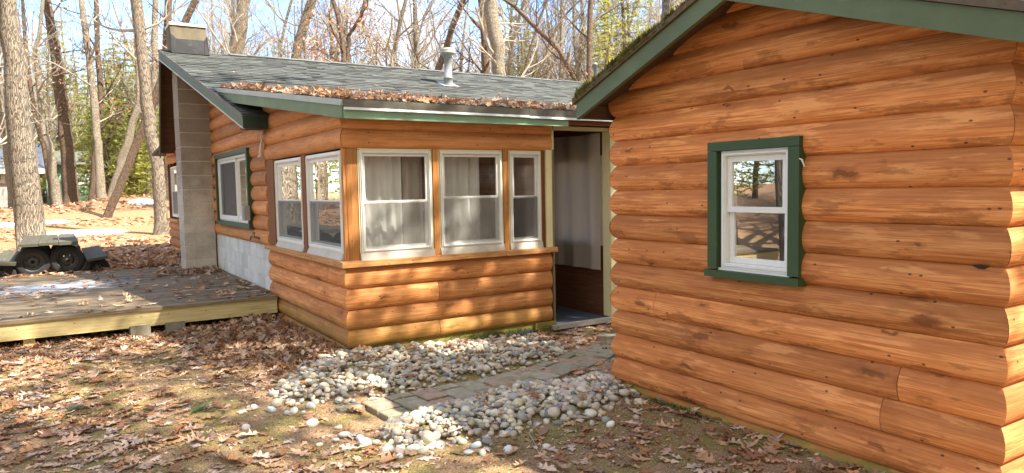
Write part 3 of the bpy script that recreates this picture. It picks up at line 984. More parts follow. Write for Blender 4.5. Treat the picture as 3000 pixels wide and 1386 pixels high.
for i in range(n):
    xa = 1.715 + 0.57 * i / n; xb = 1.715 + 0.57 * (i + 1) / n
    h = 0.035 + 0.02 * random.random()
    mb.box(xa, xb, 13.115 - random.random() * .012, 13.655, 4.36, 4.36 + h)
mb.build('chimney_cap', CAPM, chim)


# ---- shingle roofs
def shingles(mb, P, n_rows, rowlen, lim, tab=0.31, thick=0.009, tone=(0.070, 0.074, 0.066)):
    """P(x, t) -> point on the roof plane with t metres up the slope; lim(t) -> (x0, x1)"""
    for k in range(n_rows):
        t0, t1 = k * rowlen, (k + 1) * rowlen + 0.02
        x0, x1 = lim(t0); y0_, y1_ = lim(t1)
        x = x0 - random.uniform(0, tab) - (k % 2) * tab / 2
        while x < x1:
            wd = tab * random.choice([0.55, 0.8, 1.0, 1.0, 1.2])
            a, b = max(x, x0), min(x + wd - 0.004, x1)
            if b - a > .02:
                f = random.choice([0.62, 0.8, 0.95, 1.05, 1.2, 1.4]) * (1 + .15 * nz(a * .5, k * .3))
                g_ = random.uniform(.96, 1.06)
                c = (tone[0] * f, tone[1] * f * g_, tone[2] * f)
                th_ = thick * random.choice([1.0, 1.0, 1.7])
                ca, cb = max(a, y0_), min(b, y1_)
                A = [P(a, t0, th_), P(b, t0, th_), P(max(cb, ca), t1, 0.002), P(ca, t1, 0.002)]
                rr = random.random()
                mb.face(A, [(a, t0), (b, t0), (cb, t1), (ca, t1)], rr, c)
                mb.face([P(a, t0, -.002), P(b, t0, -.002), A[1], A[0]], None, rr, tuple(q * .6 for q in c))
            x += wd
    return mb


sl = math.hypot(RIY - EY, RIZ - EZ)
cu, su = (RIY - EY) / sl, (RIZ - EZ) / sl
mb = MB()
nr = int(sl / 0.137)
rl = sl / nr
shingles(mb, lambda x, t, h: (x, EY + t * cu - h * su, EZ + t * su + h * cu), nr, rl, lambda t: (rake_x(EY + min(t, sl) * cu) - .015, XE))
# back slope, ridge cap and body of the roof
for (ya, yb) in ((EY, RIY), (2 * RIY - EY, RIY)):
    za, zb = EZ, RIZ
    xa, xb = rake_x(ya), rake_x(yb)
    ring0 = [(xa, ya, za - .002), (xb, yb, zb - .002), (xb, yb, zb - .035), (xa, ya, za - .035)]
    ring1 = [(XE, ya, za - .002), (XE, yb, zb - .002), (XE, yb, zb - .035), (XE, ya, za - .035)]
    mb.prism(ring0, ring1, c=(0.075, 0.085, 0.08))
roof = mb.build('roof', SHINGLE, house)
mb = MB()
x = 2.68
while x < XE:
    f = random.choice([.75, .95, 1.1])
    lift = .030 + random.uniform(-.004, .006)
    c = (0.12 * f, 0.135 * f, 0.13 * f)
    mb.prism([(x, RIY - .11, RIZ - .11 * MS + lift - .002), (x, RIY, RIZ + lift), (x, RIY + .11, RIZ - .11 * MS + lift)],
             [(x + .3, RIY - .11, RIZ - .11 * MS + lift - .008), (x + .3, RIY, RIZ + lift - .006), (x + .3, RIY + .11, RIZ - .11 * MS + lift - .006)], c=c)
    mb.box(x, x + .3, RIY - .108, RIY - .09, RIZ - .13 * MS - .0, RIZ - .11 * MS + lift - .006, c=(.03, .022, .018))
    x += .30
mb.build('ridge_cap', SHINGLE, roof)

# shed roof over the porch
ssl = math.hypot(SH_A[1] - SH_B[1], SHZ0 - SHZ1)
scu, ssu = (SH_A[1] - SH_B[1]) / ssl, (SHZ0 - SHZ1) / ssl
mb = MB()
nr2 = int(ssl / .137)
shingles(mb, lambda x, t, h: (x, SH_B[1] + t * scu - h * ssu, SHZ1 + t * ssu + h * scu), nr2, ssl / nr2, lambda t: (shed_x(SH_B[1] + t * scu) - .01, SHXE), tone=(0.080, 0.086, 0.08))
ring0 = [(SH_B[0], SH_B[1], SHZ1 - .003), (SH_A[0], SH_A[1], SHZ0 - .003), (SH_A[0], SH_A[1], SHZ0 - .03), (SH_B[0], SH_B[1], SHZ1 - .03)]
mb.prism(ring0, [(SHXE, p_[1], p_[2]) for p_ in ring0], c=(.07, .08, .075))
shroof = mb.build('porch_roof', SHINGLE, house)
# shed rake board and drip strip
mb = MB(); dr = MB()
a = Vector((SH_B[0] - .012, SH_B[1], SHZ1)); b = Vector((SH_A[0] - .012, SH_A[1] - .12, SHZ0 - .12 * SHS))
def strip(mb_, a, b, top, bot, t):
    mb_.prism([a + Vector((0, 0, bot)), a + Vector((0, 0, top)), a + Vector((t, 0, top)), a + Vector((t, 0, bot))],
              [b + Vector((0, 0, bot)), b + Vector((0, 0, top)), b + Vector((t, 0, top)), b + Vector((t, 0, bot))])
strip(mb, a, b, -.050, -.168, .03)
strip(dr, a - Vector((.012, 0, 0)), b - Vector((.012, 0, 0)), .004, -.052, .03)
mb.build('porch_rake_board', GREENF, house)
dr.build('porch_drip_edge', DRIP, house)
mb = MB()
FEV = Fr((0, 6.345, 0), (1, 0, 0), (0, -1, 0))
for (x0, x1, j) in ((2.235, 4.245, 0.0), (4.252, SHXE, -.006)):
    mb.prism([FEV.P(x0, 0, 2.408), FEV.P(x0, .006, 2.408), FEV.P(x0, .014 , 2.335 + j), FEV.P(x0, .008, 2.335 + j)],
             [FEV.P(x1, 0, 2.408), FEV.P(x1, .006, 2.408), FEV.P(x1, .014, 2.335 + j), FEV.P(x1, .008, 2.335 + j)])
mb.build('eave_flashing', ALU, house)
mb = MB()
for (x0, x1, j) in ((2.235, 4.245, 0.0), (4.252, SHXE, -.006)):
    mb.prism([FEV.P(x0, .006, 2.337 + j), FEV.P(x0, .016, 2.337 + j), FEV.P(x0, .030, 2.313 + j), FEV.P(x0, .004, 2.313 + j)],
             [FEV.P(x1, .006, 2.337 + j), FEV.P(x1, .016, 2.337 + j), FEV.P(x1, .030, 2.313 + j), FEV.P(x1, .004, 2.313 + j)])
mb.build('flashing_lip', WHITEMETAL, house)
mb = MB()
mb.box(2.24, 4.775, 6.352, 6.375, 2.238, 2.33)
mb.build('eave_fascia', SUNLITGREEN, house)
mb = MB()
mb.box(4.776, SHXE, 6.40, 6.43, 2.262, 2.36)
mb.build('door_header_board', DARKPOST, house)
mb = MB()
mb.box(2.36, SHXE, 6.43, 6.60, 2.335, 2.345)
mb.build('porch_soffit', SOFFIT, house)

# main rake boards + eave fascia + soffit
mb = MB(); tr_ = MB()
pe = Vector((rake_x(EY), EY - .01, EZ)); pr = Vector((rake_x(RIY), RIY, RIZ)); pb = Vector((rake_x(2 * RIY - EY), 2 * RIY - EY, EZ))
strip(mb, pe, pr, -.012, -.158, .03); strip(mb, pb, pr, -.012, -.158, .03)
strip(tr_, pe - Vector((.008, 0, 0)), pr - Vector((.008, 0, 0)), -.157, -.172, .03)
mb.build('rake_board', GREENR, house)
tr_.build('rake_edge_strip', WHITEMETAL, house)
dr = MB()
strip(dr, pe - Vector((.014, 0, 0)), pr - Vector((.014, 0, 0)), .006, -.045, .012)
dr.build('drip_edge', paint('brown_grey_drip_edge', (0.16, 0.145, 0.12), .6, .3), house)
mb = MB()
mb.box(1.97, 2.268, EY - .012, EY + .02, EZ - .165, EZ - .012)
mb.build('main_fascia', DARKGREEN, house)
mb = MB()
for (ya, yb) in ((EY + .02, RIY), (2 * RIY - EY, RIY)):
    k = 16
    for i in range(k):
        y0, y1 = ya + (yb - ya) * i / k, ya + (yb - ya) * (i + 1) / k
        y0, y1 = min(y0, y1) + .006, max(y0, y1) - .006
        z0, z1 = main_z(y0) - .055, main_z(y1) - .055
        xm = rake_x((y0 + y1) / 2) + .033
        mb.prism([(xm, y0, z0), (xm, y1, z1), (xm, y1, z1 + .018), (xm, y0, z0 + .018)], [(GX + .1, y0, z0), (GX + .1, y1, z1), (GX + .1, y1, z1 + .018), (GX + .1, y0, z0 + .018)])
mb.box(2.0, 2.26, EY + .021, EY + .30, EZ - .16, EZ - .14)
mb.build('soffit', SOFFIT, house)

# flue pipe and small vent
mb = MB()
PX_, PYY = 6.24, 11.97
pz = main_z(PYY)
def ringtube(mb, cx, cy, prof, n=20, c=None):
    rows_ = [[(cx + r_ * math.cos(2*math.pi*k/n), cy + r_ * math.sin(2*math.pi*k/n), z_) for k in range(n)] for z_, r_ in prof]
    mb.grid(rows_, None, .5, c, True, True)
    mb.face(rows_[-1])
ringtube(mb, PX_, PYY, [(pz - .1, .10), (pz + .02, .088), (pz + .115, .080), (pz + .118, .088), (pz + .14, .088), (pz + .142, .073), (pz + .50, .073), (pz + .505, .082), (pz + .545, .082)])
vp = mb.build('flue_pipe', PIPE, house)
mb = MB()
ringtube(mb, PX_, PYY, [(pz + .545, .085), (pz + .565, .12), (pz + .575, .142), (pz + .595, .146), (pz + .60, .138), (pz + .62, .146), (pz + .645, .146), (pz + .65, .138), (pz + .665, .14), (pz + .672, .10)])
mb.build('flue_cap', PIPECAP, vp)
mb = MB()
mb.prism([(PX_ - .17, PYY - .16, main_z(PYY - .16) + .010), (PX_ + .17, PYY - .16, main_z(PYY - .16) + .010), (PX_ + .17, PYY + .16, main_z(PYY + .16) + .012), (PX_ - .17, PYY + .16, main_z(PYY + .16) + .012)],
         [(PX_ - .17, PYY - .16, main_z(PYY - .16) + .016), (PX_ + .17, PYY - .16, main_z(PYY - .16) + .016), (PX_ + .17, PYY + .16, main_z(PYY + .16) + .018), (PX_ - .17, PYY + .16, main_z(PYY + .16) + .018)])
mb.build('flue_flashing', PIPE, vp)
mb = MB()
ringtube(mb, 10.75, 13.25, [(3.8, .035), (4.38, .035), (4.385, .06), (4.42, .062), (4.45, .03)], 12)
mb.build('vent_pipe', PIPE, house)

# ---------------- porch walls
FP = Fr((0, PY, 0), (1, 0, 0), (0, -1, 0))       # front, faces -Y
FPL = Fr((GX, 0, 0), (0, 1, 0), (-1, 0, 0))      # side, faces -X
low = [(0.07, 0.245), (0.245, 0.438), (0.438, 0.642), (0.642, 0.852)]
PXE = 4.675
mb = MB()
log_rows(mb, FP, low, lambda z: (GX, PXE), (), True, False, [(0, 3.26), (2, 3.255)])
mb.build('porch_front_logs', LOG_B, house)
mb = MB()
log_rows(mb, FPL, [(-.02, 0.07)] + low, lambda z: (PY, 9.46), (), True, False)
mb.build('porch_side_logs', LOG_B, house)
mb = MB()
log_rows(mb, FP, [(1.985, 2.165), (2.165, 2.345)], lambda z: (GX, 4.70), (), True, False)
mb.build('porch_header_logs', LOG_C, house)
mb = MB()


def plim(z):
    zz = z + .06
    y0 = PY
    if zz > shed_z(y0): y0 = SH_B[1] + (zz - SHZ1) / SHS
    return (y0, 9.46)


log_rows(mb, FPL, [(1.985, 2.175), (2.175, 2.375), (2.375, 2.565), (2.565, 2.75), (2.75, 2.93)], plim, (), True, False)
mb.build('porch_side_header_logs', LOG_C, house)
mb = MB()
mb.box(2.30, 4.72, -.03, -.004, -.22, .069, FP, r=.3)
mb.box(4.50, 4.735, -.003, .022, -.11, -.015, FP, r=.7); mb.box(4.45, 4.735, -.003, .026, -.013, .066, FP, r=.2)
mb.box(PY + .03, 9.46, -.03, -.004, -.2, .0, FPL, r=.6)
mb.build('skirt_board', SKIRTW, house)
# dark backing behind grooves
mb = MB()
panel(mb, FP, GX + .002, PXE, .05, .85, -.05, -.012)
panel(mb, FP, GX + .002, 4.70, 1.985, 2.34, -.05, -.012)
panel(mb, FPL, PY + .02, 9.46, .0, .85, -.05, -.012)
panel(mb, FPL, PY + .02, 9.46, 1.985, 2.36, -.05, -.012)
mb.build('porch_sheathing', DARKVOID, house)
# sill boards
mb = MB()
mb.box(GX - .075, 4.735, -.16, .075, .853, .908, FP)
mb.build('porch_sill', SILLW, house)
mb = MB()
mb.box(PY - .045, 9.50, -.16, .078, .856, .911, FPL)
mb.build('porch_side_sill', SILLW, house)
# posts and mullions
mb = MB()
mb.box(2.335, 2.44, -.12, -.005, .909, 1.985, FP)
mb.build('corner_post', POSTW, house)
for (a0, a1) in ((3.237, 3.297), (4.073, 4.135)):
    mb = MB(); mb.box(a0, a1, -.10, .012, .909, 1.984, FP); mb.build('mullion_post', POSTW, house)
mb = MB(); mb.box(4.575, 4.622, -.12, .0, .909, 1.984, FP); mb.build('end_post', DARKPOST, house)
mb = MB(); mb.box(4.625, 4.703, -.12, .022, .909, 1.995, FP); mb.build('cream_post', CREAM, house)
mb = MB(); mb.box(6.612, 6.665, -.08, .01, .912, 1.984, FPL); mb.build('corner_post', POSTW, house)
mb = MB(); mb.box(7.81, 7.955, -.09, .018, .912, 1.984, FPL); mb.build('mullion_post', DARKPOST, house)
mb = MB(); mb.box(9.12, 9.44, -.10, .028, .912, 1.984, FPL); mb.build('end_post', DARKPOST, house)
# windows on the front
SPEC = [(2.462, 3.215, 1.466), (3.318, 4.052, 1.49), (4.16, 4.555, 1.478)]
for i, (a0, a1, rz_) in enumerate(SPEC):
    w = window(house, FP, a0, a1, .982, 1.966, .012, .030, .025, rz_, gm=GLASS, screen_mat=SCREENP if i != 2 else SCREEN)
    s_ = MB(); s_.prism([FP.P(a0 - .015, -.09, .909), FP.P(a0 - .015, .03, .909), FP.P(a0 - .015, .012, .981), FP.P(a0 - .015, -.09, .981)],
                        [FP.P(a1 + .015, -.09, .909), FP.P(a1 + .015, .03, .909), FP.P(a1 + .015, .012, .981), FP.P(a1 + .015, -.09, .981)])
    s_.build('window_apron', APRON, w)
    s_ = MB(); s_.box(a0 - .016, a0 - .001, -.09, .0, .982, 1.975, FP); s_.box(a1 + .001, a1 + .016, -.09, .0, .982, 1.975, FP); s_.box(a0 - .016, a1 + .016, -.09, .0, 1.967, 1.984, FP)
    s_.build('window_casing', CREAM, w)
for (a0, a1) in ((6.675, 7.79), (7.965, 9.105)):
    w = window(house, FPL, a0, a1, .975, 1.965, .010, .042, .038, 1.47, gm=GLASSW, screen_mat=SCREEN)
    s_ = MB(); s_.prism([FPL.P(a0, -.09, .912), FPL.P(a0, .04, .912), FPL.P(a0, .010, .974), FPL.P(a0, -.09, .974)],
                        [FPL.P(a1, -.09, .912), FPL.P(a1, .04, .912), FPL.P(a1, .010, .974), FPL.P(a1, -.09, .974)])
    s_.build('window_apron', APRON, w)
# porch room
mb = MB()
mb.box(2.36, 5.60, 6.60, 9.44, -.06, .0)
mb.build('porch_floor', CARPET, house)
mb = MB()
mb.box(4.66, 5.66, 6.52, 6.60, -.03, .018)
mb.build('door_threshold', paint('worn_metal_threshold', (.42, .40, .36), .5, .3, .4, (.2, .17, .12)), house)
FE = Fr((5.58, 0, 0), (0, 1, 0), (-1, 0, 0))     # east wall, inside face
mb = MB()
panel(mb, FE, 6.64, 9.44, .0, 2.33, -.05, 0, [(6.74, 8.4, .86, 1.95)])
mb.box(2.37, 5.58, 9.40, 9.445, .0, 2.6)
mb.build('porch_inner_wall', PANELW, house)
mb = MB()
rect_frame(mb, FE, 6.74, 8.4, .86, 1.95, -.05, .02, .06)
mb.box(7.54, 7.6, -.04, .01, .92, 1.89, FE)
mb.build('inner_window', WHITE, house)
mb = MB()
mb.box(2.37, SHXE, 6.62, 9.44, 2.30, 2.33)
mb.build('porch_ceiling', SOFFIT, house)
mb = MB()
mb.box(4.706, 4.735, -.12, .02, 2.0, 2.224, FP)
mb.box(5.548, 5.612, -.12, .03, .018, 2.26, FP)
mb.box(4.735, 5.548, -.12, .02, 2.225, 2.262, FP)
mb.build('door_frame', CREAM, house)
mb = MB(); mb.box(4.706, 4.735, -.12, .016, -.03, 1.998, FP); mb.build('door_jamb', PANELJ, house)
mb = MB()
for k in range(12):
    x0 = 5.614 + k * .10
    mb.box(x0, x0 + .088, -.02, .0, -.05, 2.26, FP); mb.box(x0 + .088, x0 + .10, -.02, -.008, -.05, 2.26, FP)
mb.build('metal_siding', SIDING, house)

# back porch beyond the chimney
FB = Fr((2.30, 0, 0), (0, 1, 0), (-1, 0, 0))
mb = MB()
log_rows(mb, FB, [(.16, .36), (.36, .56), (.56, .76), (.76, .95)], lambda z: (17.22, 18.92), (), False, True)
mb.build('back_porch_logs', LOG_C, house)
mb = MB()
log_rows(mb, FB, [(2.28, 2.47), (2.47, 2.6)], lambda z: (17.22, 18.92), (), False, True)
mb.build('back_porch_logs', LOG_C, house)
mb = MB(); mb.box(17.22, 19.0, -.1, .08, .953, 1.01, FB); mb.build('back_porch_sill', SILLW, house)
w = window(house, FB, 17.35, 18.35, 1.06, 2.2, .02, .05, .04, None, gm=GLASSW, screen_mat=SCREEN)
for (a0, a1, nn) in ((17.22, 17.34, .02), (18.37, 18.46, .03), (18.82, 18.92, .02)):
    mb = MB(); mb.box(a0, a1, -.1, nn, 1.012, 2.278, FB); mb.build('back_porch_post', DARKPOST, house)
mb = MB(); mb.box(2.42, 8.0, 18.8, 18.9, .1, 2.6); mb.box(2.33, 2.38, 18.47, 18.81, 1.012, 2.278); mb.build('back_porch_sheathing', DARKVOID, house)
mb = MB(); mb.prism([(2.0, 17.3, 2.62), (2.0, 19.3, 2.5), (2.0, 19.3, 2.56), (2.0, 17.3, 2.68)], [(8.0, 17.3, 2.62), (8.0, 19.3, 2.5), (8.0, 19.3, 2.56), (8.0, 17.3, 2.68)], c=(.08, .09, .085)); mb.build('back_porch_roof', SHINGLE, house)


# ------------------------------------------------------------------ curtains (hang in the porch: things of their own)
def curtain(name, P, a0, a1, z0, z1, folds, amp, material, seed, label):
    rnd_ = random.Random(seed)
    k, mrows = int((a1 - a0) / .012), 14
    ph = [rnd_.uniform(0, 6.28) for _ in range(4)]
    mb = MB(); rows_ = []
    for j in range(mrows + 1):
        t = j / mrows
        row = []
        for i in range(k + 1):
            u = i / k
            w_ = math.sin(u * folds * 6.28 + ph[0] + .6 * math.sin(u * 9 + ph[1]) + t * .35) * amp * (1 - .35 * t)
            w_ += math.sin(u * folds * 2.3 * 6.28 + ph[2]) * amp * .22 * t
            row.append(P(a0 + (a1 - a0) * u, w_, z1 + (z0 - z1) * t + .006 * math.sin(u * 11 + ph[3]) * (1 - t)))
        rows_.append(row)
    mb.grid(rows_)
    o = mb.build(name, material)
    tag(o, label, 'curtain', 'curtains hanging in the porch')
    return o


curtain('curtain', lambda a, n, z: (5.49 + n, a, z), 6.70, 8.75, .575, 2.21, 5, .024, CURTAIN, 11, 'taupe curtain hanging inside the open doorway above the dark panelling')
curtain('curtain', lambda a, n, z: (a, 6.83 + n, z), 2.47, 2.98, .93, 2.05, 4, .03, WCURTAIN, 5, 'pale curtain behind the wide window next to the corner post')
curtain('curtain', lambda a, n, z: (a, 6.85 + n, z), 3.02, 3.24, .93, 2.05, 2, .02, CURTAIN, 8, 'narrow pale curtain strip at the mullion end of the corner window')
curtain('curtain', lambda a, n, z: (a, 6.83 + n, z), 3.30, 3.90, .93, 2.05, 4, .028, WCURTAIN, 6, 'pale curtain covering most of the middle porch window')


# ================================================================== DECK
deck = empty('wooden_deck', (1.0, 9.05, 0))
tag(deck, 'low weathered wooden deck strewn with leaves, laid against the white block foundation', 'deck')
DX0, DX1, DY0, DY1, DZ = -4.6, 2.262, 9.04, 13.85, 0.296
mb = MB()
y = DY0
while y < DY1:
    x = DX0
    if y < 9.47: xe = 2.262
    else: xe = 2.305
    cutx = [DX0 + random.uniform(.5, 3.6), xe] if random.random() < .6 else [xe]
    for x1 in cutx:
        ww = random.uniform(-.002, .002)
        mb.box(x + .002, x1 - .002, y + .003, y + .137, DZ - .036 + ww, DZ + ww)
        x = x1
    y += .14
mb.build('deck_boards', DECKW, deck)
mb = MB()
mb.box(DX0, 2.255, DY0 + .022, DY0 + .06, .085, DZ - .038)
mb.build('rim_beam', BEAMW, deck)
mb = MB()
mb.box(DX0, 2.255, DY1 - .06, DY1 - .02, .085, DZ - .04)
mb.build('rim_beam', BEAMW, deck)
mb = MB()
for k in range(9):
    mb.box(-4.5 + k * .8, -4.46 + k * .8, DY0 + .06, DY1 - .06, .10, DZ - .04)
mb.build('joists', DECKW, deck)
for x in (-0.37, -2.4, -4.4):
    mb = MB(); mb.box(x, x + .105, 9.10, 9.20, -.15, .084); mb.build('post', BEAMW, deck)
for (x, a) in ((0.62, 0.03), (0.99, -0.04)):
    b = MB(); b.box(-.10, .10, -.20, .20, -.10, .095, r=.4)
    o = b.build('support_block', OLDBLOCK, deck)
    o.matrix_parent_inverse = Matrix.Translation((-1.0, -9.05, 0)); o.location = (x + .1, 9.02 + .12, 0); o.rotation_euler = (R(-7), 0, a)
# frost on the deck
mb = MB()
mb.face([(-1.2, 11.1, DZ + .006), (1.05, 11.25, DZ + .006), (1.0, 12.7, DZ + .006), (-1.2, 12.8, DZ + .006)])
fr_ = mb.build('frost_patch', FROST)
fr_.location = (0, 0, 0)
tag(fr_, 'thin white frost patch on the deck boards in front of the tyre table', 'frost', kind='stuff')

# ================================================================== TYRE PICNIC TABLE
tb = empty('picnic_table', (-.14, 14.5, .23))
tag(tb, 'grey plank picnic table standing on black tyres beyond the deck', 'table')
mb = MB()
for i in range(3):
    x0 = -.565 + i * .285
    mb.box(x0, x0 + .279, 14.30 + .015 * i, 17.4, .752 + .008 * (i == 1), .795 + .006 * i)
mb.build('tabletop', TABLEW, tb)


def tyre(parent, cx, cy, cz, r, wd, tilt=0.0):
    mb = MB()
    prof = [(-.5, .62), (-.5, .70), (-.52, .84), (-.46, .94), (-.36, .99), (.36, .99), (.46, .94), (.52, .84), (.5, .70), (.5, .62), (.3, .58), (-.3, .58)]
    n = 36
    rows_ = []
    for k in range(n):
        a = 2 * math.pi * k / n
        rows_.append([(q * r * math.cos(a), p_ * wd, q * r * math.sin(a)) for p_, q in prof])
    rows_.append(rows_[0])
    mb.grid([rw + [rw[0]] for rw in rows_])
    t = mb.build('tyre', TYRE, parent)
    t.matrix_parent_inverse = Matrix.Identity(4)
    t.location = Vector((cx, cy, cz)) - parent.location
    t.rotation_euler = (0, tilt, 0)
    mb = MB()
    for k in range(n):
        a, b = 2 * math.pi * k / n, 2 * math.pi * (k + 1) / n
        ca, sa, cb, sb = math.cos(a), math.sin(a), math.cos(b), math.sin(b)
        for (q0, y0, q1, y1) in ((.63, -.44, .56, -.40), (.56, -.40, .52, -.12), (.52, -.12, .40, -.06), (.28, -.14, .12, -.16)):
            mb.face([(q0*r*ca, y0*wd, q0*r*sa), (q0*r*cb, y0*wd, q0*r*sb), (q1*r*cb, y1*wd, q1*r*sb), (q1*r*ca, y1*wd, q1*r*sa)], None, 0, None, True)
        if k % 6 not in (0,):
            q0, y0, q1, y1 = .40, -.06, .28, -.14
            mb.face([(q0*r*ca, y0*wd, q0*r*sa), (q0*r*cb, y0*wd, q0*r*sb), (q1*r*cb, y1*wd, q1*r*sb), (q1*r*ca, y1*wd, q1*r*sa)], None, 0, None, True)
    w_ = mb.build('rim', STEEL, t)
    w_.matrix_parent_inverse = Matrix.Identity(4)
    return t


for cy in (14.62, 16.9):
    tyre(tb, -.385, cy, .475, .262, .20)
    tyre(tb, .115, cy, .475, .262, .20)
    tyre(tb, .56, cy, .30, .19, .16, .15)
    tyre(tb, -.80, cy, .30, .19, .16, -.15)
for (x0, x1, t) in ((.39, .70, -.12), (-.93, -.60, .12)):
    b = MB(); b.box(-.155, .155, 0, 3.1, -.022, .022)
    o = b.build('bench_seat', TABLEW, tb)
    o.matrix_parent_inverse = Matrix.Identity(4)
    o.location = Vector(((x0 + x1) / 2, 14.15, .50)) - tb.location
    o.rotation_euler = (0, t, 0)

# ================================================================== PATH PAVERS
mb = MB()
def path_y(x): return 4.84 + .08 * (x - 1.9) + (.42 * ((x - 2.9) / 1.45) ** 1.6 if x > 2.9 else 0)


k = 0
xk = 1.64
while xk < 5.0:
    slope = (path_y(xk + .05) - path_y(xk - .05)) / .1
    ux = Vector((1, slope, 0)).normalized(); uy = Vector((-slope, 1, 0)).normalized()
    o0 = Vector((xk, path_y(xk), 0))
    s = -.235 - (.165 if k % 2 else 0)
    while s < .22:
        t0, t1 = max(s, -.235), min(s + .33, .22)
        if t1 - t0 > .07 and not (k == 0 and t0 < -.2):
            c = random.choice([(0.30, 0.265, 0.19), (0.33, 0.29, 0.21), (0.26, 0.24, 0.165), (0.32, 0.225, 0.16), (0.33, 0.24, 0.17), (0.29, 0.26, 0.18)])
            dz = random.uniform(-.004, .004)
            j1, j2 = random.uniform(.005, .010), random.uniform(.190, .197)
            q = [o0 + ux * j1 + uy * (t0 + .008), o0 + ux * j2 + uy * (t0 + .008), o0 + ux * j2 + uy * (t1 - .006), o0 + ux * j1 + uy * (t1 - .006)]
            cen = sum(q, Vector()) / 4
            z = gz(cen.x, cen.y) + .034 + dz
            tx, ty = random.uniform(-.02, .02), random.uniform(-.02, .02)
            top = [Vector((p_.x, p_.y, z + (p_.x - cen.x) * tx + (p_.y - cen.y) * ty)) for p_ in q]
            inn = [Vector((cen.x + (p_.x - cen.x) * .94, cen.y + (p_.y - cen.y) * .95, p_.z + .006)) for p_ in top]
            bot = [p_ - Vector((0, 0, .06)) for p_ in top]
            mb.prism(bot, top, c=c, caps=False); mb.prism(top, inn, c=c, caps=False); mb.face(inn, None, 0, c)
        s += .33
    xk += .205 / math.hypot(1, slope); k += 1
path = mb.build('path', PAVER)
tag(path, kind='structure')

# ================================================================== PEBBLES
ico = bpy.data.meshes.new('ico_tmp')
import bmesh
bm = bmesh.new(); bmesh.ops.create_icosphere(bm, subdivisions=2, radius=1.0); bm.to_mesh(ico); bm.free()
IV = np.array([v.co[:] for v in ico.vertices]); IFc = np.array([p_.vertices[:] for p_ in ico.polygons])
bpy.data.meshes.remove(ico)
PCOL = [(.88 * c_[0], .85 * c_[1], .78 * c_[2]) for c_ in [(0.62, 0.57, 0.48), (0.56, 0.53, 0.47), (0.68, 0.65, 0.58), (0.42, 0.42, 0.41), (0.31, 0.33, 0.34), (0.50, 0.42, 0.31), (0.54, 0.47, 0.33), (0.50, 0.39, 0.35), (0.20, 0.21, 0.225), (0.66, 0.61, 0.48), (0.48, 0.46, 0.40), (0.36, 0.34, 0.29)]]


def mesh_np(name, V, F, tint, material, smooth=True, rnd=None):
    """V (n,3), F (m,k) int, tint (m,3)"""
    me = bpy.data.meshes.new(name)
    k = F.shape[1]
    me.vertices.add(len(V)); me.vertices.foreach_set('co', V.astype(np.float32).ravel())
    me.loops.add(F.size); me.loops.foreach_set('vertex_index', F.astype(np.int32).ravel())
    me.polygons.add(len(F)); me.polygons.foreach_set('loop_start', np.arange(0, F.size, k, dtype=np.int32))
    me.polygons.foreach_set('use_smooth', np.full(len(F), smooth))
    ac = me.attributes.new('tint', 'FLOAT_COLOR', 'FACE')
    ac.data.foreach_set('color', np.concatenate([tint, np.ones((len(F), 1))], 1).astype(np.float32).ravel())
    me.update(calc_edges=True)
    me.validate()
    me.materials.append(material)
    return me


def pebble_verts(r):
    sc_ = np.array([1.0, rng.uniform(.68, .98), rng.uniform(.5, .78)]) * r
    d = 1 + .16 * np.sin(IV @ rng.normal(0, 1.5, 3) + rng.uniform(0, 6)) + .09 * np.sin(IV @ rng.normal(0, 2.6, 3) + rng.uniform(0, 6))
    v = IV * d[:, None] * sc_
    a, b, c = rng.uniform(0, 6.28), rng.normal(0, .25), rng.normal(0, .25)
    v = v @ np.array(Matrix.Rotation(b, 3, 'X')).T @ np.array(Matrix.Rotation(c, 3, 'Y')).T @ np.array(Matrix.Rotation(a, 3, 'Z')).T
    return v


def pcol(wet=1.0):
    c = np.array(PCOL[rng.integers(len(PCOL))]) * rng.uniform(.8, 1.15) * wet
    return c


for bed, count, nm in ((BED1, 2150, 'one'), (BED2, 1650, 'two')):
    xs_, ys_ = [p_[0] for p_ in bed], [p_[1] for p_ in bed]
    Vs, Fs, Ts, cnt, nv = [], [], [], 0, 0
    placed = []
    while cnt < count:
        x, y = rng.uniform(min(xs_) - .25, max(xs_) + .1), rng.uniform(min(ys_) - .2, max(ys_) + .1)
        d = pdist(bed, x, y)
        d += .06 * nz(x * 4, y * 4, 5)
        if d < 0 and rng.random() > .05 * math.exp(d / .08): continue
        if y > 6.56 and x > 2.3: continue
        if x > 1.66 and abs(y - path_y(x)) < .225 - .02 * rng.random(): continue
        if x > 3.66 and y < 4.36: continue
        if d > 0 and d < .12 and rng.random() > .55 + d * 4: continue
        r = float(np.clip(rng.lognormal(math.log(.0215), .34), .010, .046))
        lay = rng.random()
        z = gz(x, y) + r * .3 + (0.028 * lay if d > .06 else 0)
        Vs.append(pebble_verts(r) + np.array([x, y, z])); Fs.append(IFc + nv); nv += len(IV)
        Ts.append(np.repeat(pcol()[None], len(IFc), 0)); cnt += 1
    me = mesh_np('pebble_bed', np.concatenate(Vs), np.concatenate(Fs), np.concatenate(Ts), PEBBLE)
    o = link('pebble_bed', me)
    tag(o, 'bed of rounded river pebbles along the porch wall' if nm == 'one' else 'bed of rounded river pebbles between the path and the small cabin', 'pebbles', kind='stuff')

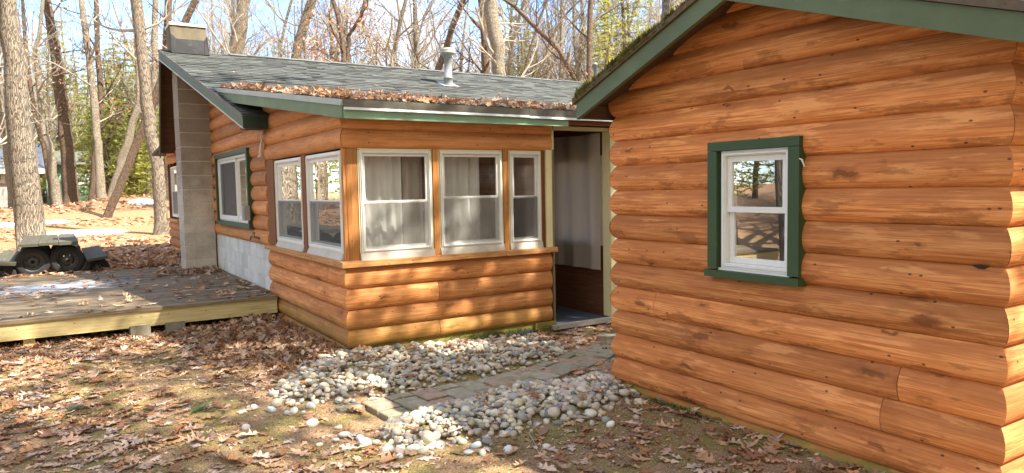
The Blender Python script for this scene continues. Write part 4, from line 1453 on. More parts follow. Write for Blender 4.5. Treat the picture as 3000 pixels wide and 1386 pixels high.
# stones lying loose on the soil, each its own thing
LOOSE = [  # photo pixel, radius (m), colour
    ((1010, 1280), .040, (.40,.40,.37), 'pale grey flat stone lying by itself where the pebbles thin out'),
    ((983, 1293), .026, (.62,.61,.58), 'small white stone touching a grey stone at the thin end of the pebbles'),
    ((1054, 1287), .034, (.66,.66,.64), 'white angular stone between oak leaves at the tip of the near pebble bed'),
    ((1070, 1305), .045, (.45,.44,.40), 'long speckled grey stone on pine needles by the near pebble bed'),
    ((1136, 1325), .042, (.60,.58,.54), 'large oval off-white stone at the front edge of the near pebble bed'),
    ((1172, 1318), .034, (.66,.64,.58), 'cream stone beside the large oval stone'),
    ((1171, 1342), .030, (.70,.69,.66), 'round white stone lying farthest out in front of the near pebble bed'),
    ((1394, 1313), .040, (.33,.36,.37), 'large blue-grey stone at the front edge of the near pebble bed'),
    ((1372, 1331), .036, (.60,.60,.58), 'white pointed stone in front of the blue-grey stone'),
    ((1415, 1332), .028, (.50,.49,.42), 'small greenish stone half sunk in pine needles'),
    ((1489, 1324), .038, (.64,.63,.62), 'pale striped stone alone among fallen oak leaves'),
    ((1602, 1313), .028, (.62,.58,.52), 'small cream stone resting in brown pine needles'),
    ((1789, 1250), .030, (.70,.69,.64), 'round white stone alone on the soil by the small cabin'),
    ((1735, 1245), .034, (.40,.38,.34), 'dull grey stone by a bark chip near the small cabin'),
    ((744, 1198), .034, (.66,.63,.55), 'round cream stone lying alone on the leaf litter'),
    ((797, 1206), .040, (.34,.37,.38), 'blue-grey stone next to a cluster of leaves west of the path'),
    ((843, 1215), .032, (.38,.38,.37), 'dark grey stone beside a pale stone west of the path'),
    ((862, 1208), .034, (.64,.62,.57), 'pale stone between two darker stones west of the path'),
    ((893, 1215), .030, (.62,.60,.55), 'small pale stone by a curled leaf at the path end'),
    ((911, 1196), .044, (.62,.62,.58), 'broad white stone at the near end of the far pebble bed'),
    ((913, 1247), .042, (.58,.56,.50), 'white mottled stone with a leaf on it below the path end'),
    ((720, 1257), .028, (.60,.57,.50), 'small pale stone alone in the thin moss and needles'),
    ((937, 1307), .026, (.55,.52,.38), 'little yellowish stone in the moss'),
    ((995, 1180), .052, (.68,.66,.56), 'long flat cream stone at the start of the paver path'),
]


def on_ground(px, py):
    d_ = M3 @ Vector((px - 1500.0, -(py - 693.0), -FOC))
    t = -1.58 / d_.z
    for _ in range(6):
        p_ = CAM_POS + d_ * t
        t = (gz(p_.x, p_.y) - 1.58) / d_.z
    return CAM_POS + d_ * t


for (px, r, c, lab) in LOOSE:
    p_ = on_ground(*px)
    cc = np.repeat((np.array(c) * rng.uniform(.9, 1.05))[None], len(IFc), 0)
    me = mesh_np('loose_stone', pebble_verts(r), IFc, cc, PEBBLE)
    o = link('loose_stone', me); o.location = (p_.x, p_.y, p_.z + r * .35)
    tag(o, lab, 'stone', 'loose stones around the pebble beds')

# ================================================================== FALLEN LEAVES
def leaf_outline():
    """half-outline of a lobed oak leaf, unit length along y"""
    pts = [(0.015, -.16), (0.02, 0.0), (.13, .08), (.10, .16), (.26, .27), (.29, .36), (.12, .40), (.13, .47), (.33, .62), (.31, .70), (.13, .66), (.12, .74), (.20, .88), (.13, .92), (.04, .86), (0, 1.0)]
    return pts


LO = leaf_outline()


def leaf_geo(L, simple=False):
    """verts (n,3) and quads for one curled leaf of length L"""
    if simple:
        ys_ = [0, .35, .7, 1.0]; xs_ = [.04, .30, .26, .02]
        pts = list(zip(xs_, ys_))
    else:
        pts = [(x * random.uniform(.8, 1.25), y) for x, y in LO]
    curl, bend, tw = random.uniform(-.8, 1.2), random.uniform(-.5, .8), random.uniform(-.7, .7)
    sq = random.uniform(.62, 1.1)
    V = []
    for (x, y) in pts:
        for sgn in (-1, 0, 1):
            xx = sgn * x * sq * random.uniform(.8, 1.15)
            z = curl * xx * xx * 2.2 + bend * (y - .45) ** 2 * .6 + tw * xx * (y - .4) + random.uniform(-.012, .012)
            V.append((xx * L, (y - .45) * L, z * L))
    n = len(pts)
    F = []
    for i in range(n - 1):
        a = i * 3
        F += [(a, a + 1, a + 4, a + 3), (a + 1, a + 2, a + 5, a + 4)]
    return np.array(V), np.array(F)


LVAR = [leaf_geo(1.0) for _ in range(24)]
SVAR = [leaf_geo(1.0, True) for _ in range(16)]
LCOL = [(0.47, 0.285, 0.165), (0.54, 0.35, 0.215), (0.40, 0.215, 0.11), (0.32, 0.15, 0.07), (0.50, 0.33, 0.23), (0.58, 0.43, 0.31), (0.25, 0.12, 0.06), (0.44, 0.22, 0.095), (0.52, 0.40, 0.32)]


def leaves(name, spots, label, cat='leaves', variants=LVAR, cols=LCOL, kind='stuff', parent=None, material=None):
    """spots: (x, y, z, size, tilt, tone)"""
    Vs, Fs, Ts, nv = [], [], [], 0
    for (x, y, z, L, tilt, tone) in spots:
        V, F = variants[random.randrange(len(variants))]
        M_ = Matrix.Rotation(random.uniform(0, 6.28), 3, 'Z') @ Matrix.Rotation(random.gauss(0, tilt), 3, 'X') @ Matrix.Rotation(random.gauss(0, tilt), 3, 'Y')
        if random.random() < .5: V = V * np.array([1, 1, -1])
        v = (V * L) @ np.array(M_ @ Matrix.Rotation(random.uniform(0, 6.28), 3, 'Z')).T
        v[:, 2] = np.maximum(v[:, 2], -.004) if tilt < .3 else v[:, 2]
        Vs.append(v + np.array([x, y, z])); Fs.append(F + nv); nv += len(V)
        c = np.array(cols[random.randrange(len(cols))]) * (1.22 if cols is LCOL else 1.1) * tone * random.uniform(.82, 1.18)
        Ts.append(np.repeat(c[None], len(F), 0))
    me = mesh_np(name, np.concatenate(Vs), np.concatenate(Fs), np.concatenate(Ts), material or LEAF, True)
    o = link(name, me, None, parent)
    if label: tag(o, label, cat, kind=kind)
    return o


def blocked(x, y):
    if x > RX - .03 and 1.5 < y < 4.33: return True
    if x > 2.27 and 6.6 < y < 9.5: return True
    return False


PATHP = [(1.70, 4.58), (1.70, 5.08), (2.9, 5.18), (3.6, 5.33), (4.35, 5.72), (4.9, 6.0), (4.9, 5.5), (4.35, 5.2), (3.6, 4.83), (2.9, 4.68)]
spots = []
tries = 0
while len(spots) < 5200 and tries < 90000:
    tries += 1
    x, y = random.uniform(-1.6, 5.6), random.uniform(2.0, 9.6)
    if blocked(x, y): continue
    d1, d2, dp = pdist(BED1, x, y), pdist(BED2, x, y), pdist(PATHP, x, y)
    dl = pdist(PILE, x, y)
    n = nz(x * .9 + 4, y * .9, 2.2)
    dens = .07 + .20 * ss(n, 0, .5)
    dens += .55 * ss(y, 7.3, 8.7) * (1 if x < 1.4 else 0)                 # drift along the deck
    dens += .50 * ss(-x + 1.2, 0.2, 1.6) * ss(y, 4.4, 5.6) * (.5 + .8 * ss(n, -.25, .3))
    dens += .55 * ss(dl, -.75, -.02)                                     # edge of the pile
    dens += .22 * ss(x, 1.4, 3.2) * ss(4.6 - y, .6, 1.6)
    if d1 > 0 or d2 > 0: dens = .075
    if dp > 0: dens = .06
    if x > 4.2 and y > 5.7: dens = .5
    if random.random() > dens: continue
    if dl > 0: continue
    L = random.uniform(.05, .135) if random.random() < .8 else random.uniform(.12, .155)
    z = gz(x, y) + (.045 if (d1 > .05 or d2 > .05) else .008) + random.uniform(0, .012)
    if dp > 0: z = gz(x, y) + .03
    spots.append((x, y, z, L, .16, random.choice([.55, .8, .9, 1.0, 1.0, 1.1])))
leaves('fallen_leaves', spots, 'dry brown oak leaves scattered over the mossy yard')
spots = []
while len(spots) < 11500:                                                   # crumbs and torn bits between the leaves
    x, y = random.uniform(-1.4, 5.0), random.uniform(2.0, 8.9)
    if blocked(x, y) or pdist(PATHP, x, y) > .02: continue
    if (pdist(BED1, x, y) > 0 or pdist(BED2, x, y) > 0) and random.random() < .8: continue
    if random.random() > .45 + nz(x * 1.2, y * 1.2, 12): continue
    spots.append((x, y, gz(x, y) + .006, random.uniform(.012, .042), .35, random.choice([.45, .7, .9, 1.1])))
leaves('leaf_crumbs', spots, 'torn bits of dry leaf trodden into the yard', variants=SVAR)
spots = []
while len(spots) < 2600:
    x, y = random.uniform(1.0, 2.29), random.uniform(6.0, 9.04)
    if blocked(x, y): continue
    d = pdist(PILE, x, y)
    if d < 0 and random.random() > math.exp(d / .12): continue
    if pdist(BED1, x, y) > .1: continue
    spots.append((x, y, gz(x, y) + random.random() ** 2 * .055, random.uniform(.06, .12), .55, .72))
leaves('leaf_pile', spots, 'heap of curled brown leaves blown against the porch wall', cat='leaf pile')
spots = []
while len(spots) < 520:
    x, y = random.uniform(-2.6, 2.25), random.uniform(9.08, 13.8)
    n = nz(x * 1.1, y * 1.1, 8.0)
    if random.random() > .35 + n * .8 + .5 * ss(x, 1.6, 2.2) + .3 * ss(10.0 - y, 0, .9): continue
    spots.append((x, y, DZ + .008 + random.random() * .01, random.uniform(.08, .15), .22, .85))
for i in range(170):
    spots.append((random.uniform(1.3, 2.25), random.uniform(12.3, 13.14), DZ + .01 + random.random() * .04, random.uniform(.07, .12), .4, .7))
leaves('deck_leaves', spots, 'dry oak leaves lying on the deck boards')
spots = []
while len(spots) < 2900:                                                   # leaf drift on the shed roof
    t = random.random()
    x = 2.0 + 5.6 * random.random() ** 1.25
    y = 6.40 + (10.6 - 6.4) * random.random() ** 1.05
    if x < shed_x(y) + .03: continue
    lim_ = 10.7 - (x - 2.2) * .55 + .6 * nz(x * 2.2, y * 1.4)
    if y > max(lim_, 6.75 - .12 * (x - 4)): continue
    heap = .10 * max(0, nz(x * 1.6, y * .8, 4)) + .03
    spots.append((x, y, shed_z(y) + .012 + random.random() * heap, random.uniform(.07, .13), .45, 1.05))
leaves('roof_leaves', spots, 'drift of orange oak leaves lying on the low porch roof')
spots = [(random.uniform(2.2, 10), y_, main_z(y_) + .02, .10, .2, .9) for y_ in [random.uniform(10.6, 13.1) for _ in range(26)]]
leaves('roof_leaves', spots, 'few oak leaves caught on the main shingle roof')
# far litter
spots = []
while len(spots) < 15000:
    d = 12 + 36 * random.random() ** 1.5
    a = random.uniform(-.45, .60)
    x, y = d * math.sin(a), d * math.cos(a)
    if y < 13.9 and x > -6 and x < 2.3: continue
    if x > GX - .1 and 9 < y < 19: continue
    if d > 20 and abs(nz(x * .2, y * .2)) > .42: continue
    spots.append((x, y, gz(x, y) + .01, random.uniform(.10, .18) * (1 + d / 60), .3, 0.85))
leaves('forest_leaf_litter', spots, 'orange carpet of fallen leaves under the trees', variants=SVAR)
spots = [(random.uniform(1.0, 2.2), random.uniform(14.2, 16.8), 0, .12, .5, .9) for _ in range(420)]
spots = [(x, y, gz(x, y) + .02 + random.random() * .10, L, t, q) for x, y, _, L, t, q in spots]
leaves('leaf_pile', spots, 'low leaf heap on the ground beyond the chimney', cat='leaf pile')

# pine needles and dead grass on the near ground
Vs, Fs, Ts = [], [], []
nv = 0
for i in range(42000):
    x, y = random.uniform(-1.4, 4.2), random.uniform(2.0, 7.6)
    if blocked(x, y): continue
    if pdist(PATHP, x, y) > 0 and random.random() < .7: continue
    inb = pdist(BED1, x, y) > .03 or pdist(BED2, x, y) > .03
    if inb and random.random() < .75: continue
    n = nz(x * 1.6, y * 1.6, 6.6)
    if random.random() > .6 + n: continue
    a = random.uniform(0, 6.28); L = random.uniform(.03, .09); w_ = .0013
    z = gz(x, y) + random.uniform(.002, .010) + (.05 if inb else 0)
    dx, dy = math.cos(a) * L / 2, math.sin(a) * L / 2
    lift = random.uniform(0, .012)
    Vs += [(x - dx - dy / L * w_, y - dy + dx / L * w_, z), (x - dx + dy / L * w_ * 2, y - dy - dx / L * w_ * 2, z), (x + dx, y + dy, z + lift)]
    Fs.append((nv, nv + 1, nv + 2)); nv += 3
    Ts.append(random.choice([(.30, .14, .06), (.42, .21, .09), (.50, .32, .16), (.20, .10, .05), (.62, .48, .30), (.36, .17, .07)]))
me = mesh_np('pine_needle_litter', np.array(Vs), np.array(Fs), np.array(Ts), LEAF, False)
o = link('pine_needle_litter', me); tag(o, 'brown pine needles and dead grass matted on the yard', 'needles', kind='stuff')
# short moss and grass blades
Vs, Fs, Ts = [], [], []; nv = 0
for i in range(60000):
    x, y = random.uniform(-1.4, 3.6), random.uniform(2.0, 7.8)
    if blocked(x, y) or pdist(BED1, x, y) > 0 or pdist(BED2, x, y) > 0 or pdist(PATHP, x, y) > 0: continue
    n = nz(x * 1.3 + 9, y * 1.3, 1.6) + .5 * nz(x * 5, y * 5, 2)
    if n < .12: continue
    a = random.uniform(0, 6.28); h = random.uniform(.004, .016); w_ = .0022
    z = gz(x, y)
    dx, dy = math.cos(a) * w_, math.sin(a) * w_
    Vs += [(x - dx, y - dy, z - .002), (x + dx, y + dy, z - .002), (x + random.gauss(0, .010), y + random.gauss(0, .010), z + h)]
    Fs.append((nv, nv + 1, nv + 2)); nv += 3
    Ts.append(random.choice([(.17, .165, .04), (.24, .21, .06), (.36, .29, .12), (.12, .125, .03), (.46, .37, .18)]))
me = mesh_np('moss_turf', np.array(Vs), np.array(Fs), np.array(Ts), LEAF, False)
o = link('moss_turf', me); tag(o, 'thin yellow-green moss and grass on the yard', 'moss', kind='stuff')

# green pine sprigs, sticks
def sprig(px, py, ang, L, lab):
    p0 = on_ground(px, py)
    mb = MB()
    for i in range(90):
        t = random.random(); a = ang + random.gauss(0, .45)
        b = p0 + Vector((math.cos(ang), math.sin(ang), 0)) * (t * L * .6) + Vector((0, 0, .012 + .01 * random.random()))
        e = b + Vector((math.cos(a), math.sin(a), random.uniform(-.05, .25))) * (L * random.uniform(.35, .6))
        s_ = Vector((-math.sin(a), math.cos(a), 0)) * .0016
        mb.face([b - s_, b + s_, e], None, random.random(), random.choice([(.07, .17, .045), (.05, .13, .035), (.10, .21, .06)]))
    mb.tube([p0 + Vector((0, 0, .012)), p0 + Vector((math.cos(ang), math.sin(ang), .05)) * L * .6], .003, 5, c=(.15, .09, .05))
    o = mb.build('pine_sprig', NEEDLE)
    tag(o, lab, 'pine sprig', 'green pine sprigs fallen on the yard')


sprig(165, 1222, .5, .26, 'green pine sprig on leaves nearest the deck post')
sprig(560, 1216, .7, .20, 'green pine sprig alone on the open moss')
sprig(915, 1152, .9, .17, 'green pine sprig lying across the far pebble bed')


def stick(pts, r, lab, name='twig', cat='twig'):
    mb = MB(); mb.tube(pts, [r * (1 - .5 * i / len(pts)) for i in range(len(pts))], 6, c=(.2, .13, .08))
    o = mb.build(name, TWIG); tag(o, lab, cat, 'sticks lying on the ground')


p0, p1, p2 = on_ground(1548, 1275), on_ground(1570, 1310), on_ground(1578, 1332)
stick([p0 + Vector((0, 0, .02)), p1 + Vector((0, 0, .012)), p2 + Vector((0, 0, .008))], .0035, 'thin grey stick lying on leaves in front of the near pebble bed')
p0, p1 = on_ground(1665, 1228), on_ground(1732, 1230)
stick([p0 + Vector((0, 0, .015)), p1 + Vector((0, 0, .015))], .011, 'short pale piece of bark beside the near pebble bed')
p0, p1 = on_ground(1270, 1128), on_ground(1330, 1118)
stick([p0 + Vector((0, 0, .05)), p1 + Vector((0, 0, .04))], .004, 'dark twig lying along the edge of the far pebble bed')
p0, p1, p2 = Vector((1.25, 10.15, DZ + .012)), Vector((1.45, 10.1, DZ + .03)), Vector((1.75, 10.05, DZ + .015))
stick([p0, p1, p2], .006, 'dark forked twig lying on the deck')
p0, p1 = on_ground(1690, 1000), on_ground(1790, 968)
stick([p0 + Vector((0, 0, .03)), p1 + Vector((0, 0, .10))], .004, 'long thin twig sticking up by the open doorway')
# moss at the foot of the porch wall and along the small cabin
mb = MB()
for i in range(5000):
    t = random.random()
    if t < .6:
        x = random.gauss(3.9, .5); y = 6.565 - abs(random.gauss(0, .05))
        if not 2.9 < x < 4.72 or nz(x * 3, 1) < -.1: continue
        z = gz(x, y) + random.random() * .09
    else:
        y = random.uniform(2.3, 4.25); x = RX - .05 - abs(random.gauss(0, .04)); z = gz(x, y) + random.random() * .02
        if nz(x, y * 3) < .05: continue
    a = random.uniform(0, 6.28); h = random.uniform(.006, .022); w_ = .004
    dx, dy = math.cos(a) * w_, math.sin(a) * w_
    mb.face([(x - dx, y - dy, z), (x + dx, y + dy, z), (x + random.gauss(0, .01), y + random.gauss(0, .01), z + h)], None, random.random(), random.choice([(.10, .13, .025), (.16, .18, .03), (.06, .08, .015)]))
o = mb.build('wall_foot_moss', NEEDLE); tag(o, 'green moss at the foot of the log walls', 'moss', kind='stuff')

# snow patches
def snow(px, py, rx, ry, lab, seed):
    c = on_ground(px, py)
    rows_ = []
    for i in range(7):
        q = i / 6
        rows_.append([(c.x + rx * q * math.cos(a) * (1 + .35 * nz(math.cos(a) * 2 + seed, math.sin(a) * 2, q)), c.y + ry * q * math.sin(a) * (1 + .35 * nz(math.cos(a) * 2 + seed, math.sin(a) * 2, q + 4)),
                       gz(c.x + rx * q * math.cos(a), c.y + ry * q * math.sin(a)) + .10 * (1 - q ** 3) - .03) for a in np.linspace(0, 6.283, 33)[:-1]])
    mb = MB(); mb.grid(rows_, None, 0, None, True, True)
    o = mb.build('snow_patch', SNOW); tag(o, lab, 'snow patch', 'old snow patches on the forest floor')


snow(302, 658, .8, 1.4, 'narrow snow patch on the leaf bank between the trunks', 1)
snow(425, 674, .7, 1.1, 'snow patch at the foot of the trunk beside the cabin eave', 2)
snow(20, 690, .8, .7, 'snow patch beside the big oak on the shed side', 3)
snow(165, 683, .5, .5, 'snow patch behind the tyre table', 4)
snow(240, 617, 1.6, 1.0, 'distant snow patch in front of the green cottage', 5)

# ================================================================== FAR BUILDINGS
D = 44.0
pc = at(111, 560, D)
zg = gz(pc.x, pc.y)
shd = empty('storage_shed', (pc.x, pc.y, zg))
tag(shd, 'grey board shed with a dark metal roof and a white window beyond the big oak', 'shed')
ez_ = 3.25
W_, L_ = 9.0, 4.5
PALEBOARD = paint('pale_grey_board', (0.40, 0.38, 0.37), .7, .15)
mb = MB()
k = 0
while k * .22 < W_:
    mb.box(pc.x - W_ + k * .22, pc.x - W_ + k * .22 + .212, pc.y, pc.y + .05, zg - .3, ez_); k += 1
k = 0
while k * .22 < L_:
    mb.box(pc.x - .05, pc.x, pc.y + .05 + k * .22, pc.y + .262 + k * .22, zg - .3, ez_ + (k * .22) * .35); k += 1
mb.build('board_wall', PALEBOARD, shd)
mb = MB()
e0, e1 = pc.y - .45, pc.y + L_
for i in range(18):
    x0 = pc.x + .55 - (i + 1) * .55
    mb.prism([(x0, e0, ez_ - .05), (x0, e1, ez_ + 1.7), (x0, e1, ez_ + 1.78), (x0, e0, ez_ + .03)], [(x0 + .52, e0, ez_ - .05), (x0 + .52, e1, ez_ + 1.7), (x0 + .52, e1, ez_ + 1.78), (x0 + .52, e0, ez_ + .03)])
    mb.prism([(x0 + .52, e0, ez_ + .0), (x0 + .52, e1, ez_ + 1.75), (x0 + .52, e1, ez_ + 1.83), (x0 + .52, e0, ez_ + .08)], [(x0 + .55, e0, ez_ + .0), (x0 + .55, e1, ez_ + 1.75), (x0 + .55, e1, ez_ + 1.83), (x0 + .55, e0, ez_ + .08)])
mb.build('metal_roof', paint('dark_blue_grey_metal', (0.10, 0.115, 0.14), .4, .2), shd)
mb = MB(); mb.box(pc.x - W_, pc.x + .5, e0 - .03, e0, ez_ - .28, ez_ + .02); mb.build('white_fascia', WHITE, shd)
FSH = Fr((0, pc.y, 0), (1, 0, 0), (0, -1, 0))
window(shd, FSH, pc.x - 3.0, pc.x - 1.6, zg + 1.45, zg + 2.5, .05, .12, .08, slider=True)

D = 50.0
pc = at(222, 560, D); zg = gz(pc.x, pc.y) - .2
ct = empty('green_cottage', (pc.x, pc.y, zg))
tag(ct, 'pale green cottage with a white window glimpsed between the trunks', 'cottage')
mb = MB()
for k in range(12):
    mb.box(pc.x - 1.7, pc.x + 2.3, pc.y - .02 * (k % 2), pc.y + .2, zg + k * .25, zg + k * .25 + .25)
mb.box(pc.x - 1.7, pc.x + 2.3, pc.y + .2, pc.y + 4, zg, zg + 3.0)
mb.build('siding_wall', paint('pale_green_siding', (0.28, 0.46, 0.30), .6, .1), ct)
mb = MB(); mb.prism([(pc.x - 2.0, pc.y - .4, zg + 2.95), (pc.x - 2.0, pc.y + 2.0, zg + 4.0), (pc.x - 2.0, pc.y + 4.3, zg + 2.95)], [(pc.x + 2.6, pc.y - .4, zg + 2.95), (pc.x + 2.6, pc.y + 2.0, zg + 4.0), (pc.x + 2.6, pc.y + 4.3, zg + 2.95)], c=(.12, .13, .10)); mb.build('roof', SHINGLE, ct)
FCT = Fr((0, pc.y, 0), (1, 0, 0), (0, -1, 0))
window(ct, FCT, pc.x + .0, pc.x + .85, zg + 1.55, zg + 2.65, .06, .14, .10)

# ================================================================== TREES
def grow(mb, p, d, L, r, lvl, maxl, seed, kids=3, leafc=None, up=.12):
    """recursive twiggy branch"""
    n = 4 if lvl < 2 else 3
    pts, rads = [p], [r]
    q, dd = p.copy(), d.copy()
    for i in range(n):
        dd = (dd + Vector((seed.gauss(0, .20), seed.gauss(0, .20), seed.gauss(up, .15)))).normalized()
        q = q + dd * (L / n)
        pts.append(q.copy()); rads.append(max(.004, r * (1 - .62 * (i + 1) / n)))
    mb.tube(pts, rads, 6 if lvl == 0 else (4 if lvl == 1 else 3), c=(1, 1, 1), cap=False)
    if lvl >= maxl:
        if leafc is not None: leafc.append(q)
        return
    for k in range(kids + (1 if lvl == 0 else 0)):
        t = seed.uniform(.3, 1.0)
        i = min(n - 1, int(t * n))
        bp = pts[i].lerp(pts[i + 1], t * n - i)
        bd = (pts[i + 1] - pts[i]).normalized()
        side = Vector((seed.gauss(0, 1), seed.gauss(0, 1), seed.gauss(.15, .6)))
        side = (side - bd * side.dot(bd)).normalized()
        nd = (bd * seed.uniform(.5, 1.0) + side * seed.uniform(.5, .95)).normalized()
        grow(mb, bp, nd, L * seed.uniform(.45, .72), rads[i] * .62, lvl + 1, maxl, seed, kids, leafc, up)


def trunk_tree(name, pix, D, w0, w1, label, material, branches=8, leafy=0, seed=1, top=7.0, blen=2.6, zb=None, maxl=3, bstart=.25, hidden_base=False, group=None):
    """pix: trunk centre line in the photo from its foot to the frame top; w0, w1 widths in photo pixels"""
    sd = random.Random(seed)
    pts = [at(px, py, D) for px, py in pix]
    k = D / FOC / 2
    rads = [(w0 + (w1 - w0) * i / max(1, len(pts) - 1)) * k for i in range(len(pts))]
    foot = pts[0].copy()
    gzf = gz(foot.x, foot.y)
    if foot.z > gzf - .05 or hidden_base:
        dirn = (pts[0] - pts[1]).normalized() if hidden_base else Vector((0, 0, -1))
        if dirn.z > -.5: dirn = Vector((0, 0, -1))
        ft = pts[0] + dirn * ((foot.z - gzf + .15) / -dirn.z)
        pts = [ft] + pts; rads = [rads[0] * 1.12] + rads
    # flare
    f = pts[0]
    pts = [f] + [f.lerp(pts[1], min(1, .45 / max(.5, (pts[1] - f).length)))] + pts[1:]
    rads = [rads[0] * 1.42, rads[0] * 1.08] + rads[1:]
    # carry on above the frame
    dirn = (pts[-1] - pts[-2]).normalized()
    q = pts[-1].copy(); r = rads[-1]
    for i in range(6):
        dirn = (dirn + Vector((sd.gauss(0, .08), sd.gauss(0, .08), .12))).normalized()
        q = q + dirn * (top / 6); r *= .80
        pts.append(q.copy()); rads.append(r)
    # resample for a knobbly outline
    P2, R2 = [pts[0]], [rads[0]]
    for i in range(1, len(pts)):
        m_ = max(1, int((pts[i] - pts[i - 1]).length / .45))
        for j in range(1, m_ + 1):
            t = j / m_
            w_ = rads[i - 1] + (rads[i] - rads[i - 1]) * t
            P2.append(pts[i - 1].lerp(pts[i], t) + Vector((sd.gauss(0, 1), sd.gauss(0, 1), 0)) * w_ * .07); R2.append(w_ * (1 + sd.gauss(0, .035)))
    root = empty(name, P2[0])
    tag(root, label, 'tree', group)
    mb = MB(); mb.tube(P2, R2, 14 if w0 > 22 else 9, r=sd.random(), lump=.14)
    mb.build('trunk', material, root)
    mb = MB(); tips = []
    H = len(P2)
    for b in range(branches):
        t = bstart + (1 - bstart) * (b + sd.random()) / branches
        i = min(H - 2, int(t * (H - 1)))
        d = Vector((sd.gauss(0, 1), sd.gauss(0, 1), 0)).normalized() * 1.0 + Vector((0, 0, sd.uniform(.1, .8)))
        rr = R2[i]
        grow(mb, P2[i], d.normalized(), blen * sd.uniform(.5, 1.2), min(rr * .45, .05 + .05 * sd.random()) * sd.uniform(.5, 1), 0, maxl, sd, 3, tips)
    if mb.v: mb.build('crown', TWIG if material is not BARKD else BARKD, root)
    if leafy and tips:
        sp = []
        for i in range(leafy):
            q = tips[sd.randrange(max(1, int(len(tips) * .35)))]
            sp.append((q.x + sd.gauss(0, .22), q.y + sd.gauss(0, .22), q.z + sd.gauss(-.05, .20), sd.uniform(.09, .16), 1.2, 1.0))
        leaves('foliage', sp, None, variants=SVAR, cols=[(.50, .22, .10), (.42, .17, .08), (.58, .32, .17), (.62, .38, .24)], parent=root)
    return root


T = trunk_tree
T('oak_tree', [(97, 735), (86, 620), (66, 450), (46, 250), (30, 100), (22, 0)], 16.0, 80, 42, 'thick furrowed oak trunk rising behind the tyre table', BARK, 7, 0, 11, top=8, bstart=.55)
T('bare_tree', [(38, 618), (28, 540), (15, 420), (0, 275), (-8, 100), (-14, 0)], 40, 19, 13, 'slim trunk in front of the grey shed, leaning away from the big oak', BARKL, 8, 40, 12)
T('bare_tree', [(173, 625), (160, 540), (144, 420), (129, 400), (114, 235), (104, 150), (116, 100), (125, 0)], 37, 25, 9, 'slim crooked trunk closest to the big oak on its cabin side', BARKL, 11, 90, 13, bstart=.2)
T('bare_tree', [(162, 621), (150, 540), (129, 431), (100, 330), (74, 134), (66, 0)], 41, 19, 9, 'dark thin trunk leaning across the crooked slim trunk', BARKD, 9, 40, 14)
T('oak_tree', [(211, 622), (205, 540), (197, 420), (185, 336), (168, 188), (150, 80), (136, 0)], 38, 44, 23, 'stout oak with clinging orange leaves in front of the green cottage', BARKD, 12, 320, 15, bstart=.2)
T('bare_tree', [(306, 624), (297, 560), (290, 485), (286, 420), (279, 336), (265, 200), (249, 84), (238, 0)], 37, 27, 16, 'pale straight trunk of the twin pair, split by a slanting limb', BARKL, 12, 200, 16, bstart=.2)
T('bare_tree', [(270, 617), (274, 540), (277, 463), (288, 380), (296, 268), (284, 134), (282, 0)], 38, 20, 14, 'dark trunk standing close behind the pale twin trunk', BARKD, 10, 120, 17)
T('bare_tree', [(326, 612), (341, 542), (358, 464), (376, 420), (388, 360), (408, 300), (404, 180), (400, 60), (398, 0)], 38, 33, 8, 'pale trunk leaning strongly towards the cabin', BARKL, 9, 160, 18, bstart=.35)
T('oak_tree', [(474, 695), (468, 590), (461, 485), (448, 431), (440, 390), (427, 255), (413, 134), (401, 0)], 22.5, 38, 31, 'rough brown trunk standing just off the cabin gable', BARK, 9, 60, 19, bstart=.4, top=8, blen=2.0)
T('bare_tree', [(438, 608), (441, 540), (446, 470), (449, 380), (452, 250), (455, 0)], 40, 27, 16, 'grey trunk half hidden behind the rough brown trunk', BARKL, 6, 40, 20)
T('bare_tree', [(489, 606), (491, 540), (490, 464), (489, 330), (486, 139), (494, 0)], 33, 17, 20, 'reddish trunk between the rough trunk and the chimney', BARKD, 8, 150, 21, bstart=.3)
T('bare_tree', [(515, 130), (543, 59), (572, 0)], 27, 21, 19, 'dark trunk leaning out from behind the chimney top', BARKD, 5, 0, 22, bstart=.5, hidden_base=True)
T('oak_tree', [(684, 175), (696, 120), (710, 70), (715, 0)], 29, 42, 36, 'thick oak trunk behind the roof nearest the chimney', BARK, 16, 20, 23, bstart=.3, blen=3.2, hidden_base=True)
T('oak_tree', [(862, 185), (875, 130), (887, 82), (905, 30), (915, 0)], 31, 29, 25, 'forked trunk leaning towards the flue pipe behind the roof', BARK, 16, 10, 24, bstart=.3, blen=3.2, hidden_base=True)
T('oak_tree', [(1008, 195), (1003, 117), (990, 47), (976, 0)], 29, 15, 12, 'slender oak hung with russet leaves behind the roof', BARKD, 14, 500, 25, bstart=.25, blen=2.0, hidden_base=True)
T('oak_tree', [(1018, 195), (1022, 105), (1026, 98), (1055, 54), (1071, 0)], 30, 13, 10, 'russet oak stem forking off towards the flue pipe', BARKD, 12, 420, 26, bstart=.25, blen=2.0)
T('bare_tree', [(1277, 220), (1310, 137), (1326, 77), (1358, 0)], 30, 20, 17, 'dark leaning trunk rising behind the flue pipe', BARKD, 14, 0, 27, bstart=.3, blen=3.0, hidden_base=True)
T('oak_tree', [(1424, 235), (1421, 163), (1419, 93), (1410, 0)], 30, 25, 19, 'narrow mossy trunk pressed against the broad pale trunk', BARKD, 8, 20, 28, bstart=.35, hidden_base=True)
T('oak_tree', [(1466, 240), (1459, 140), (1442, 70), (1436, 0)], 29, 40, 38, 'broad pale oak trunk behind the middle of the roof', BARKL, 14, 10, 29, bstart=.35, blen=3.2, hidden_base=True)
T('bare_tree', [(1530, 240), (1550, 160), (1568, 93), (1594, 23), (1604, 0)], 33, 9, 6, 'thin wavy stem beyond the broad pale trunk', BARKD, 9, 20, 30, bstart=.2, blen=1.8, hidden_base=True)
